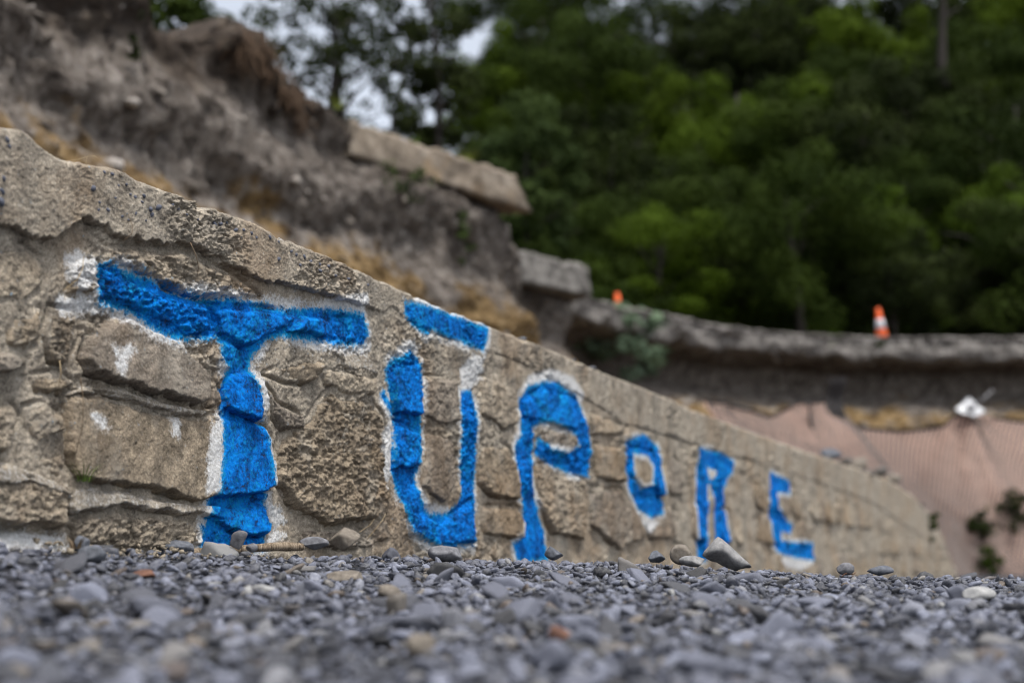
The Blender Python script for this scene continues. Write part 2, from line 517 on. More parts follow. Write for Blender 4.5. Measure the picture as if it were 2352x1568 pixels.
def leaf_material(name, cols, trans=0.25):
    m = Mat(name, 0.8, 0.06)
    r = m.n('ShaderNodeObjectInfo').outputs['Random']
    t = m.attr('tone')
    base = m.ramp(r, [(i / max(1, len(cols) - 1), c) for i, c in enumerate(cols)])
    c = m.mix(m.math('MULTIPLY', t, 0.75), m.mix(0.45, base, (0.0, 0.0, 0.0)), m.mix(0.35, base, (0.10, 0.135, 0.022)))
    m.color(c)
    tr = m.n('ShaderNodeBsdfTranslucent')
    m.set(tr.inputs['Color'], c)
    mx = m.n('ShaderNodeMixShader')
    mx.inputs[0].default_value = trans
    m.nt.links.new(m.b.outputs[0], mx.inputs[1])
    m.nt.links.new(tr.outputs[0], mx.inputs[2])
    m.nt.links.new(mx.outputs[0], m.out.inputs['Surface'])
    return m.m
M['leaf'] = leaf_material('bush_leaf', [(0.010, 0.021, 0.005), (0.019, 0.036, 0.006), (0.032, 0.055, 0.007), (0.013, 0.026, 0.008)])
M['leaf_bright'] = leaf_material('bright_leaf', [(0.058, 0.104, 0.006), (0.080, 0.126, 0.008), (0.062, 0.108, 0.010)])
M['leaf_pale'] = leaf_material('pale_green_leaf', [(0.052, 0.080, 0.028), (0.045, 0.074, 0.026)])
M['leaf_grey'] = leaf_material('grey_green_leaf', [(0.20, 0.29, 0.20), (0.24, 0.32, 0.23)])
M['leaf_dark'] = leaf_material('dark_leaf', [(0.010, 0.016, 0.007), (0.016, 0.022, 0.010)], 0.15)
M['bark'] = plain_stone('bark', (0.012, 0.010, 0.009), (0.04, 0.033, 0.028), 9, 0.95)
M['hill'] = plain_stone('hill_soil', (0.012, 0.014, 0.007), (0.035, 0.04, 0.018), 1.5, 0.95)

# ------------------------------------------------------------------ the wall's own axes: s along it, z up, off out of its face
W0 = at_y(527, 1200, 4.0)
W0 = np.array([W0[0], W0[1], 0.0])
_vp = ((2517 - CX) / (FPX / COSP))
WD = np.array([_vp, 1.0, 0.0]) / math.hypot(_vp, 1.0)
WN = np.array([WD[1], -WD[0], 0.0])
def wall_sz(x, y):
    r = ray(x, y)
    C = np.array([0, 0, CAMZ])
    t = np.dot(W0 - C, WN) / np.dot(r, WN)
    p = C + r * t
    return np.dot(p - W0, WD), p[2]
def wp(s, z, off):
    s, z, off = np.broadcast_arrays(s, z, off)
    return W0 + s[..., None] * WD + off[..., None] * WN + z[..., None] * np.array([0, 0, 1.0])
def wpoly(pts): return np.array([wall_sz(*p) for p in pts])
def depth_of(s): return W0[1] + s * WD[1]

# ground: low gravel mound in front of the wall
def ground_z(X, Y):
    X, Y = np.asarray(X, float), np.asarray(Y, float)
    hc = np.interp(X, [-1.6, -0.9, -0.3, 0.0, 0.6, 1.0, 1.4, 2.5], [0.052, 0.045, 0.032, 0.026, 0.004, -0.016, -0.024, -0.03]) - 0.008
    yc = np.interp(X, [-1.6, -1.15, -0.8, -0.4, 0.0, 3.0], [2.5, 3.05, 3.8, 4.25, 4.3, 4.3])
    slope = (hc + 0.148) / 2.5
    front = hc + (Y - yc) * slope
    back = hc - 0.055 * (Y - yc)
    k = np.where(Y < yc, front, back)
    k = k + 0.012 * fbm2(X * 2.2, Y * 2.2, 3, 91)
    return np.where(Y > yc, np.maximum(k, -0.13), np.maximum(k, -0.30)) + CAMZ
def ground_hit(x, y):
    r = ray(x, y)
    last = 0.6
    for t in np.arange(0.8, 9, 0.01):
        p = np.array([0, 0, CAMZ]) + r * t
        if p[2] < ground_z(p[0], p[1]): return p
    # ray clears the mound: take the crest
    p = np.array([0, 0, CAMZ]) + r * (4.3 / r[1])
    p[2] = ground_z(p[0], p[1])
    return p

# ------------------------------------------------------------------ GROUND sheet
gx = np.concatenate([-np.geomspace(400, 3.2, 14), np.linspace(-3, 5, 110), np.geomspace(5.3, 400, 14)])
gy = np.concatenate([-np.geomspace(200, 1.5, 10), np.linspace(-1.2, 8, 130), np.geomspace(8.4, 500, 18)])
GX_, GY_ = np.meshgrid(gx, gy)
gz = ground_z(GX_, GY_)
gz += 0.004 * fbm2(GX_ * 25, GY_ * 25, 2, 5) * (np.abs(GX_) < 5) * (GY_ < 8)
gv = np.stack([GX_, GY_, gz], -1).reshape(-1, 3)
ground = obj('ground', gv, grid_faces(len(gy), len(gx)), M['grit'], origin=np.zeros(3))
tag(ground, kind='structure')
parent_base['ground'] = (0, 0, 0)

# ------------------------------------------------------------------ THE STONE WALL
S0, S1 = wall_sz(-90, 1200)[0], 22.4
SL = S0 - 1.5                                          # the wall goes on to the left of the frame
top_px = [(-90, 288), (-40, 292), (0, 294), (30, 300), (53, 315), (76, 335), (109, 361), (132, 371), (185, 379), (238, 383), (274, 396), (304, 417), (356, 437), (396, 452), (439, 468),
          (478, 480), (528, 500), (561, 508), (610, 533), (658, 556), (700, 573), (760, 598), (850, 635), (930, 667), (1000, 698), (1150, 757), (1250, 796), (1400, 860),
          (1480, 890), (1600, 943), (1740, 995), (1850, 1035), (1920, 1058), (2000, 1085), (2050, 1105), (2100, 1140), (2140, 1185), (2165, 1230), (2190, 1300)]
TOP = np.array([wall_sz(*p) for p in top_px])
low_px = [(-90, 500), (0, 513), (43, 526), (76, 543), (109, 543), (132, 523), (165, 500), (191, 497), (211, 508), (231, 515), (244, 536), (280, 543), (297, 537), (313, 548), (363, 556),
          (412, 551), (439, 566), (495, 586), (505, 599), (544, 615), (577, 632), (594, 641), (630, 640), (680, 655), (740, 672), (800, 690), (850, 712), (872, 735), (900, 722), (930, 755),
          (1000, 788), (1110, 822), (1200, 852), (1350, 935), (1430, 985), (1520, 1012), (1650, 1050), (1800, 1090), (2000, 1160), (2150, 1260)]
LOW = np.array([wall_sz(*p) for p in low_px])
def ztop(s): return np.interp(s, TOP[:, 0], TOP[:, 1])
def zlow(s): return np.minimum(np.interp(s, LOW[:, 0], LOW[:, 1]), ztop(s) - 0.05)

# sprayed lettering: outlines in the wall's own plane
BLUE = [
 [(228,612),(262,618),(300,632),(345,650),(385,668),(430,683),(500,690),(560,697),(615,705),(640,715),(700,713),(770,716),(832,726),(840,760),(836,790),(790,785),(720,776),(650,766),(615,775),(600,795),(560,810),(520,800),(495,768),(430,773),(385,766),(345,742),(310,716),(262,700),(228,690)],
 [(515,780),(508,815),(528,845),(518,870),(511,900),(508,940),(508,990),(503,1040),(495,1090),(490,1130),(478,1150),(472,1180),(478,1200),(468,1215),(465,1262),(505,1264),(560,1262),(606,1250),(615,1200),(608,1150),(613,1120),(612,1060),(606,1000),(600,980),(584,955),(590,915),(583,870),(574,850),(580,820),(600,795),(615,770)],
 [(932,700),(950,697),(1000,712),(1060,735),(1122,755),(1120,775),(1110,802),(1080,790),(1030,770),(995,752),(975,762),(945,740),(930,718)],
 [(888,850),(900,830),(925,822),(945,810),(960,830),(968,855),(965,900),(962,955),(968,985),(962,1030),(955,1075),(945,1095),(962,1150),(985,1180),(1020,1185),(1050,1165),(1062,1120),(1058,1060),(1062,1000),(1060,950),(1062,903),(1085,898),(1090,940),(1088,1000),(1092,1060),(1088,1130),(1092,1180),(1085,1245),(1030,1250),(985,1240),(945,1215),(930,1165),(912,1120),(900,1080),(905,1020),(908,960),(900,910)],
 [(878,905),(884,903),(902,938),(900,950)],
 [(1195,920),(1215,890),(1250,880),(1285,882),(1320,910),(1340,950),(1355,985),(1357,1030),(1350,1090),(1300,1080),(1260,1062),(1230,1040),(1236,1010),(1262,1035),(1300,1045),(1328,1028),(1322,995),(1300,978),(1265,965),(1238,966),(1221,980),(1222,1040),(1215,1080),(1222,1130),(1240,1200),(1252,1240),(1258,1284),(1190,1284),(1182,1250),(1200,1240),(1205,1190),(1195,1130),(1190,1080),(1184,1025),(1198,1000)],
 [(1439,1016),(1481,1000),(1510,1029),(1519,1109),(1523,1172),(1498,1186),(1468,1168),(1447,1126),(1438,1075)],
 [(1604,1032),(1658,1041),(1682,1060),(1680,1082),(1658,1118),(1667,1190),(1671,1258),(1644,1258),(1640,1154),(1631,1109),(1624,1109),(1626,1199),(1622,1285),(1600,1285),(1600,1200)],
 [(1770,1086),(1815,1109),(1815,1131),(1784,1127),(1784,1167),(1802,1190),(1820,1208),(1815,1221),(1793,1217),(1793,1244),(1824,1248),(1867,1248),(1869,1284),(1824,1277),(1788,1266),(1770,1239),(1766,1190),(1766,1131)],
]
HOLES = [[(1451,1036),(1485,1042),(1500,1067),(1495,1117),(1472,1126),(1451,1100)], [(1622,1068),(1645,1078),(1645,1095),(1630,1108)]]
WHITE = [
 [(130,685),(180,685),(225,692),(262,702),(310,718),(340,742),(290,725),(225,715),(140,720)],
 [(590,682),(640,698),(700,706),(760,685),(835,675),(840,700),(835,725),(770,714),(700,712),(640,712)],
 [(640,768),(720,777),(838,792),(852,795),(840,812),(780,802),(700,792),(650,780)],
 [(498,948),(512,945),(506,1000),(497,1090),(492,1125),(452,1130),(462,1060),(475,1000)],
 [(585,862),(605,872),(612,930),(590,945)], [(602,980),(622,998),(624,1115),(614,1125)],
 [(500,820),(528,848),(515,870),(500,858)], [(608,1150),(645,1165),(662,1195),(640,1215),(612,1200)],
 [(155,585),(185,580),(222,602),(205,640),(175,668),(158,640)], [(500,1140),(470,1150),(455,1170),(478,1180)],
 [(1060,850),(1085,815),(1108,822),(1108,860),(1085,898),(1062,900)], [(905,810),(930,785),(965,795),(958,812),(925,822)],
 [(1192,905),(1215,865),(1265,848),(1315,866),(1342,905),(1335,930),(1300,890),(1250,878),(1210,895)],
 [(1050,1170),(1020,1190),(980,1180),(1000,1200)], [(1468,1188),(1500,1198),(1512,1200),(1485,1225)], [(870,1000),(903,960),(905,1080),(880,1120)],
 [(-30,1216),(60,1220),(150,1232),(148,1262),(-30,1262)], [(240,795),(258,812),(285,790),(290,800),(262,830),(258,860),(248,855),(250,822)],
 [(205,955),(225,955),(235,985),(222,985)], [(388,968),(402,965),(398,998),(386,995)],
 [(1790,1280),(1825,1284),(1868,1288),(1840,1308),(1800,1300)], [(590,1255),(640,1215),(660,1225),(620,1262)], [(470,1205),(466,1255),(448,1262),(455,1210)],
]
BLUE_W, HOLES_W, WHITE_W = [wpoly(p) for p in BLUE], [wpoly(p) for p in HOLES], [wpoly(p) for p in WHITE]
def sd_union(s, z, polys, pad):
    out = np.full(s.shape, -pad)
    for P in polys:
        m = (s > P[:, 0].min() - pad) & (s < P[:, 0].max() + pad) & (z > P[:, 1].min() - pad) & (z < P[:, 1].max() + pad)
        if m.any():
            out[m] = np.maximum(out[m], poly_sd(s[m], z[m], P))
    return out
def paint(s, z, rel=None):
    s, z = np.asarray(s, float).ravel(), np.asarray(z, float).ravel()
    wig = 0.006 * fbm2(s * 30, z * 30, 3, 401) + 0.004 * fbm2(s * 110, z * 110, 2, 402)
    d = sd_union(s, z, BLUE_W, 0.12)
    dh = sd_union(s, z, HOLES_W, 0.12)
    d = np.minimum(d, -dh)
    r_ = 0.0 if rel is None else np.clip(np.asarray(rel, float).ravel(), -1, 1)
    blue = np.clip(sstep(-0.036, 0.020, d + wig + 0.008 * r_), 0, 1)
    dw = sd_union(s, z, WHITE_W, 0.06)
    halo = 1.0 * sstep(-0.068, -0.014, d + wig + 0.016 * fbm2(s * 9, z * 9, 3, 403)) * sstep(-0.30, 0.22, fbm2(s * 5, z * 5, 2, 404) + 0.13)
    white = np.maximum(sstep(-0.030, 0.016, dw + wig * 2.2 + .010 * r_) * .95, halo * 0.9)
    return blue, white

def crumble(s, z, seed):
    f1, _ = worley2(s * 46 + 0.9 * fbm2(s * 30, z * 30, 2, seed), z * 60, seed + 1)
    g1, g2 = worley2(s * 19 + 1.1 * fbm2(s * 14, z * 14, 3, seed + 4), z * 26 + 1.1 * fbm2(s * 14 + 9, z * 14, 3, seed + 5), seed + 2)
    return -0.007 * sstep(0.42, 0.10, f1) - 0.005 * sstep(0.14, 0.0, g2 - g1) + 0.004 * sstep(0.6, 0.0, g1) + 0.006 * fbm2(s * 34 + z * 9, z * 52, 4, seed + 7, .65)
def flakes(s, z, seed, ang=0.25, f=7.0):
    """layered, broken relief of weathered mudstone, 0..1-ish"""
    ca, sa = math.cos(ang), math.sin(ang)
    u, v = s * ca + z * sa, -s * sa + z * ca
    w = fbm2(u * f * 0.6, v * f * 0.6, 3, seed) * 0.55
    a = fbm2(u * f + w, v * f * 2.1 + w, 5, seed + 3, 0.6)
    b = ridge2(u * f * 1.9 + w, v * f * 3.2, 4, seed + 9, 0.6)
    st = stair(a * 0.5 + 0.5 + 0.10 * b, 6.0)
    return (st - 0.5) * 1.2 + 0.30 * b + 0.25 * a

wall_cx = W0 + WD * 0.6
wall = empty('stone_wall', (wall_cx[0], wall_cx[1], ground_z(wall_cx[0], wall_cx[1])),
             'low tan stone wall with a concrete coping and sprayed blue letters reading TŪPORE', 'wall')

# stones traced from the photograph (outline, proud, rough, tilt_s, tilt_z)
ST = [
 ([(191,774),(223,753),(245,731),(300,722),(360,752),(414,774),(432,810),(461,839),(468,871),(464,922),(439,933),(378,911),(306,893),(266,879),(202,857),(184,825)], .040, .35, .00, -.10),
 ([(148,907),(187,900),(230,904),(288,922),(324,936),(378,947),(432,954),(504,949),(560,958),(605,975),(624,1000),(626,1118),(594,1132),(504,1143),(425,1152),(378,1134),(324,1120),(252,1113),(202,1109),(158,1098),(148,1040)], .030, .30, .0, -.04),
 ([(518,861),(533,850),(569,850),(583,871),(590,915),(580,968),(540,952),(508,938),(511,897)], .028, .30, .05, -.1),
 ([(151,1177),(230,1170),(266,1159),(324,1174),(432,1181),(464,1203),(464,1257),(360,1264),(252,1257),(166,1253)], .012, 1.0, 0, 0),
 ([(475,1156),(608,1153),(619,1203),(608,1228),(562,1231),(522,1217),(482,1195)], .025, .35, 0, -.1),
 ([(-40,1062),(29,1053),(65,1066),(115,1095),(151,1127),(148,1174),(140,1213),(-40,1203)], .045, .8, 0, -.1),
 ([(-60,800),(0,800),(30,805),(65,822),(62,843),(20,855),(-60,862)], .060, .5, 0, -.2),
 ([(54,933),(94,922),(144,947),(148,990),(119,1005),(79,1023),(65,1001),(54,969)], .034, .5, .1, 0),
 ([(-60,920),(32,925),(43,954),(22,1005),(7,1041),(-60,1056)], .035, .6, 0, 0),
 ([(-60,562),(60,560),(110,600),(95,660),(50,700),(-60,690)], .010, .5, 0, 0),
 ([(155,590),(190,580),(228,600),(226,668),(190,682),(155,675)], .022, .9, 0, 0),
 ([(240,566),(330,566),(420,575),(490,605),(560,645),(600,682),(520,688),(430,681),(350,645),(290,620),(240,607)], .020, 1.25, 0, .1),
 ([(232,614),(350,655),(430,687),(480,695),(480,765),(430,770),(350,738),(300,706),(232,690)], .012, .95, 0, .05),
 ([(486,700),(600,706),(690,720),(660,760),(610,772),(560,800),(500,768)], .016, .5, 0, .05),
 ([(690,722),(836,732),(838,786),(720,772),(655,762)], .016, .4, -.1, .05),
 ([(607,857),(640,838),(690,825),(731,830),(729,868),(700,883),(655,878)], .018, .4, .1, .35),
 ([(737,840),(790,847),(868,864),(860,905),(800,910),(745,885)], .020, .6, 0, .1),
 ([(610,884),(640,925),(690,950),(698,985),(650,990),(625,960)], .022, .7, 0, 0),
 ([(640,1000),(705,960),(755,890),(855,915),(880,955),(888,1016),(875,1090),(895,1140),(857,1195),(745,1208),(677,1175),(632,1105)], .020, 1.35, 0, 0),
 ([(892,835),(965,828),(965,955),(905,950)], .022, .5, 0, 0),
 ([(903,962),(968,992),(965,1072),(900,1078)], .020, .6, 0, 0),
 ([(972,860),(1055,868),(1050,968),(1015,980),(972,955)], .020, .7, 0, 0),
 ([(975,987),(1040,997),(1045,1095),(1015,1160),(965,1118)], .018, .5, 0, 0),
 ([(925,1155),(1010,1195),(1085,1145),(1090,1248),(1000,1255),(940,1228)], .018, .6, 0, 0),
 ([(1099,853),(1183,888),(1187,974),(1157,988),(1103,949)], .020, .6, 0, 0),
 ([(1099,1018),(1166,1023),(1187,1067),(1191,1148),(1124,1140),(1099,1109)], .022, .5, 0, 0),
 ([(1103,1161),(1187,1160),(1204,1193),(1200,1237),(1107,1229)], .022, .5, 0, 0),
 ([(1197,918),(1250,886),(1317,910),(1342,972),(1317,988),(1250,972),(1200,958)], .018, .6, 0, 0),
 ([(1242,993),(1292,981),(1321,1025),(1300,1046),(1246,1042)], .022, .8, 0, 0),
 ([(1225,1060),(1283,1086),(1342,1098),(1351,1157),(1334,1240),(1267,1224),(1229,1149)], .022, .9, 0, 0),
 ([(1355,943),(1430,976),(1430,998),(1360,998)], .020, .6, 0, 0),
 ([(1363,1018),(1426,1023),(1435,1107),(1367,1098)], .024, .5, 0, 0),
 ([(1351,1128),(1426,1119),(1460,1167),(1485,1230),(1418,1262),(1355,1208)], .022, .7, 0, 0),
 ([(1440,1022),(1500,1036),(1512,1120),(1470,1120),(1445,1090)], .018, .5, 0, 0),
 ([(150,1030),(120,1035),(70,1042),(60,1060),(145,1108)], .004, .6, 0, 0),
 ([(480,860),(500,855),(505,935),(478,935)], .012, .6, 0, 0),
 ([(690,1212),(760,1214),(850,1204),(890,1180),(905,1235),(840,1262),(700,1258)], .010, .9, 0, 0),
 ([(-60,1216),(60,1221),(149,1233),(147,1280),(-60,1280)], .030, .25, 0, -.2),
 ([(112,700),(175,715),(180,770),(150,840),(112,830),(100,760)], .012, 1.0, 0, 0),
 ([(20,715),(95,705),(92,780),(60,805),(15,790)], .016, .8, 0, 0),
 ([(70,860),(140,850),(175,880),(140,905),(85,900)], .014, .7, 0, 0),
]
stones = [(wpoly(p), a, b, c, d) for p, a, b, c, d in ST]
# further along the wall: rough courses
rr = random.Random(21)
traced_c = [P.mean(0) for P, *_ in stones]
s_far = wall_sz(1440, 1100)[0]
for (za, zb) in ((0.08, 0.31), (0.33, 0.55), (0.57, 0.80)):
    s = s_far - 0.1 + rr.random() * 0.2
    while s < S1 - 1.0:
        w = rr.uniform(0.18, 0.62)
        j = lambda q=0.035: rr.uniform(-q, q)
        if rr.random() < 0.62:
            zt = min(zb, zlow(s) - 0.015, zlow(s + w) - 0.015)
            if zt - za > 0.08:
                c = rr.uniform(0.02, 0.07)
                P = np.array([(s + c + j(.02), za + j(.02)), (s + w - c, za + j(.02)), (s + w + j(.02), za + c + j(.02)), (s + w + j(.02), zt - c), (s + w * 0.6, zt + j(.02)), (s + c, zt + j(.02)), (s + j(.02), zt - c), (s + j(.02), za + c)])
                if min(np.hypot(*(P.mean(0) - q)) for q in traced_c) > 0.17:
                    stones.append((P, rr.uniform(.002, .022), rr.uniform(.5, 1.1), rr.uniform(-.05, .05), rr.uniform(-.08, .05)))
        s += w + rr.uniform(0.015, 0.05)
for za, zb in ((.0, .22), (.25, .45), (.48, .68)):
    s = SL + rr.random() * .1
    while s < S0 - .30:
        w = rr.uniform(.2, .36)
        stones.append((np.array([(s, za), (s + w, za + .02), (s + w - .02, zb - .03), (s + w * .5, zb), (s + .01, zb - .02)]), rr.uniform(.01, .03), rr.uniform(.4, 1.0), 0, 0))
        s += w + rr.uniform(.03, .09)
n_stone0 = len(stones)
S_LEFT = wall_sz(152, 1000)[0]
LEDGE_LIT_W = 0.36  # white put into the ledge colour for the light they catch
for p, a, b, c, d in [
 ([(155,908),(190,882),(270,884),(380,916),(440,938),(478,936),(505,948),(430,955),(378,948),(288,922),(230,904)], .024, .10, 0, -.22),
 ([(150,1100),(252,1118),(324,1127),(378,1141),(425,1157),(505,1152),(482,1186),(324,1174),(266,1158),(230,1170),(151,1178)], .034, .10, 0, -.22),
 ([(-40,1056),(29,1050),(65,1064),(150,1125),(150,1152),(100,1128),(60,1112),(-40,1108)], .060, .12, 0, -.2),
 ([(640,800),(720,790),(838,800),(868,830),(868,862),(790,845),(737,838),(690,822)], .006, .25, 0, -.1)]:
    stones.append((wpoly(p), a, b, c, d))
for k, (P, proud, rough, ts, tz) in enumerate(stones):
    c = P.mean(0)
    Y = depth_of(c[0])
    step = min(0.02, max(0.0031, Y * 0.00082)) if c[0] > S0 - .1 else .010
    if rough < 0.45: pass
    pad = 0.02
    a0, a1, b0, b1 = P[:, 0].min() - pad, P[:, 0].max() + pad, P[:, 1].min() - pad, P[:, 1].max() + pad
    ss, zz_ = np.meshgrid(np.arange(a0, a1, step), np.arange(b0, b1, step))
    wob = 0.013 * fbm2(ss * 14, zz_ * 14, 3, 50 + k) + 0.004 * fbm2(ss * 60, zz_ * 60, 2, 51 + k)
    sd = poly_sd(ss, zz_, P) + wob
    e = np.where(zz_ > c[1], 0.020, 0.009) + 0.008 * rough
    prof = sstep(-0.012, e, sd)
    fl = flakes(ss, zz_, 100 + 7 * k, 0.2 + 0.3 * math.sin(k), 8.0 if rough < 0.8 else 12.0)
    fine = fbm2(ss * 70, zz_ * 70, 3, 300 + k)
    proud = proud * 0.62
    tz = tz - 0.07
    if c[0] < S_LEFT: proud *= .6
    h = -0.032 + (proud + 0.032) * prof
    h = h + prof * (ts * (ss - c[0]) + tz * (zz_ - c[1]) + rough * 0.018 * fl + max(.06, min(1.0, 1.3 * rough - .35)) * crumble(ss, zz_, 1300 + k) * sstep(-.25, .25, fbm2(ss * 5, zz_ * 5, 2, 1700 + k) + .25 * rough) + (0.0018 + .0024 * rough) * fine + 0.006 * fbm2(ss * 6, zz_ * 6, 2, 500 + k))
    keep = (np.maximum.reduce([sd[:-1, :-1], sd[1:, :-1], sd[:-1, 1:], sd[1:, 1:]]) > -0.012)
    if not keep.any(): continue
    bl, wh = paint(ss, zz_, fl)
    wh = np.maximum(wh, LEDGE_LIT_W if k >= n_stone0 else 0)
    v = wp(ss, zz_, h).reshape(-1, 3)
    v, f, at = compact(v, grid_faces(*ss.shape, keep=keep), {'blue': bl, 'white': wh})
    part('stone' if k < n_stone0 else 'mortar_ledge', v, f, M['stone'] if k < n_stone0 else M['mortar'], wall, attrs=at)

# mortar bed: one rough sheet behind the stones, with back face and foot
def seg_sheet(sa, sb, ds, dz, zfun_lo, zfun_hi, off_fun, name_seed):
    s = np.linspace(sa, sb, int(math.ceil((sb - sa) / ds)) + 1)
    n = int(math.ceil(0.98 / dz))
    k = np.linspace(0, 1, n)
    lo, hi = zfun_lo(s), zfun_hi(s)
    zz_ = lo[None] + (hi - lo)[None] * k[:, None]
    ss = np.broadcast_to(s[None], zz_.shape)
    off = off_fun(ss, zz_)
    return ss, zz_, off
STONE_P = [q[0] for q in stones[:n_stone0]]
def mortar_off(s, z):
    r = sstep(-0.1, 0.35, fbm2(s * 2.1, z * 2.1, 2, 71))
    led = 0.022 * sstep(0.1, 0.5, fbm2(s * 3.2 + 4, z * 5.0 + 0.35 * s, 2, 77))
    gr = sd_union(s, z, STONE_P, 0.05)
    groove = 0.020 * np.exp(-((gr + 0.002) / .0055) ** 2) * sstep(-.12, .28, fbm2(s * 4, z * 4, 2, 190))
    low = -groove + 0.012 * fbm2(s * 5 + 2, z * 5, 2, 79)
    return -0.002 + 0.5 * led + low + (0.005 + 0.017 * r) * flakes(s, z, 700, 0.15, 11) + (.25 + .9 * r) * crumble(s, z, 1200) + 0.0034 * fbm2(s * 75, z * 75, 3, 72)
segs = [(SL, S0, 0.013, 0.012), (S0, 1.9, 0.0036, 0.0036), (1.9, 6.0, 0.0075, 0.0065), (6.0, S1, 0.018, 0.011)]
V, F, B, Wt, n0 = [], [], [], [], 0
for sa, sb, ds, dz in segs:
    ss, zz_, off = seg_sheet(sa, sb, ds, dz, lambda q: np.full(q.shape, -0.12), lambda q: zlow(q) + 0.03, mortar_off, 0)
    bl, wh = paint(ss, zz_, (off + .002) * 60)
    V.append(wp(ss, zz_, off).reshape(-1, 3)); F.append(grid_faces(*ss.shape, off=n0)); B.append(bl); Wt.append(wh); n0 += ss.size
sb_ = np.linspace(SL, S1, 60)
zt_ = ztop(sb_) - 0.04
bk = np.concatenate([wp(sb_, np.full(60, -0.12), np.full(60, -0.34)), wp(sb_, zt_, np.full(60, -0.34))])
V.append(bk); F.append(grid_faces(2, 60, off=n0)); B.append(np.zeros(120)); Wt.append(np.zeros(120)); n0 += 120
for send in (SL, S1):
    q = wp(np.array([send] * 4), np.array([-0.12, -0.12, float(ztop(send)) - .04, float(ztop(send)) - .04]), np.array([-0.03, -0.34, -0.34, -0.03]))
    V.append(q); F.append(np.array([[0, 1, 2, 3]]) + n0); B.append(np.zeros(4)); Wt.append(np.zeros(4)); n0 += 4
part('mortar', np.concatenate(V), np.concatenate(F), M['mortar'], wall, attrs={'blue': np.concatenate(B), 'white': np.concatenate(Wt)})

# coping: front face, rounded broken top, back
V, F, B, Wt, n0 = [], [], [], [], 0
for sa, sb, ds, dz in segs:
    s = np.linspace(sa, sb, int(math.ceil((sb - sa) / ds)) + 1)
    nf = int(math.ceil(0.30 / dz))
    nt = 26 if sa < 1 else 12
    k = np.linspace(0, 1, nf)
    lo = zlow(s) - 0.014 + 0.05 * sstep(1.0, 1.6, s) * fbm2(s * 1.7, s * 0 + 6.6, 4, 181, .65) + 0.016 * fbm2(s * 22, s * 0 + 3.3, 3, 81) + 0.008 * fbm2(s * 70, s * 0 + 1.3, 2, 82)
    hi = ztop(s) + 0.009 * fbm2(s * 13, s * 0 + 8.8, 4, 83, .6) - 0.012 * sstep(.25, .5, fbm2(s * 7, s * 0 + 2.2, 2, 183)) + sstep(9, 15, s) * .06 * fbm2(s * 1.6, s * 0 + 5.1, 4, 184, .6)
    hgt = hi - lo
    zf = lo[None] + hgt[None] * k[:, None]
    sf = np.broadcast_to(s[None], zf.shape)
    dl, dt = zf - lo[None], hi[None] - zf
    jut = 0.070 - 0.026 * sstep(0.55, 1.1, s)[None]
    base = -0.045 + jut * sstep(0.0, 0.012 + .05 * sstep(0.6, 1.1, s)[None], dl)
    rc = 0.016
    base = base - np.where(dt < rc, rc - np.sqrt(np.clip(rc ** 2 - (rc - dt) ** 2, 0, None)), 0)
    far = sstep(0.0, 0.35, (s - 0.8))[None]
    rough = sstep(-0.05, 0.35, fbm2(sf * 2.7, zf * 2.7, 2, 84)) * (1 - 0.2 * far)
    base = base + (0.003 + 0.015 * rough) * flakes(sf, zf, 840, 0.3, 11.0) + (.12 + .9 * rough) * crumble(sf, zf, 1250) + 0.0026 * fbm2(sf * 85, zf * 85, 3, 85) + 0.008 * fbm2(sf * 3, zf * 3, 2, 86)
    to = np.linspace(0, 1, nt)
    last = base[-1]
    ofs = last[None] + (-0.335 - last)[None] * (to[1:, None] ** 1.4)
    st_ = np.broadcast_to(s[None], ofs.shape)
    zt2 = hi[None] + (0.012 * fbm2(st_ * 12, ofs * 12, 4, 87) + 0.012 * (ridge2(st_ * 7, ofs * 7, 3, 88) - 0.3)) * sstep(0, 0.03, (last[None] - ofs)) + 0.02 * sstep(0.0, 0.2, last[None] - ofs)
    zbk = np.linspace(0, 1, 5)[1:, None] * (lo - 0.1 - zt2[-1])[None] + zt2[-1][None]
    obk = np.full(zbk.shape, -0.345)
    zz_ = np.concatenate([zf, zt2, zbk]); off = np.concatenate([base, ofs, obk])
    ss = np.broadcast_to(s[None], zz_.shape)
    bl, wh = paint(ss, zz_)
    cut = np.repeat(np.concatenate([np.ones(nf), np.zeros(len(zz_) - nf)]), len(s))
    V.append(wp(ss, zz_, off).reshape(-1, 3)); F.append(grid_faces(*zz_.shape, off=n0)); B.append(bl * cut)
    tw = (0.45 * sstep(-0.1, 0.4, fbm2(ss * 9, off * 9, 3, 89))).ravel() * (1 - cut)
    Wt.append(wh * cut + tw); n0 += zz_.size
coping = part('coping', np.concatenate(V), np.concatenate(F), M['coping'], wall, attrs={'blue': np.concatenate(B), 'white': np.concatenate(Wt)})

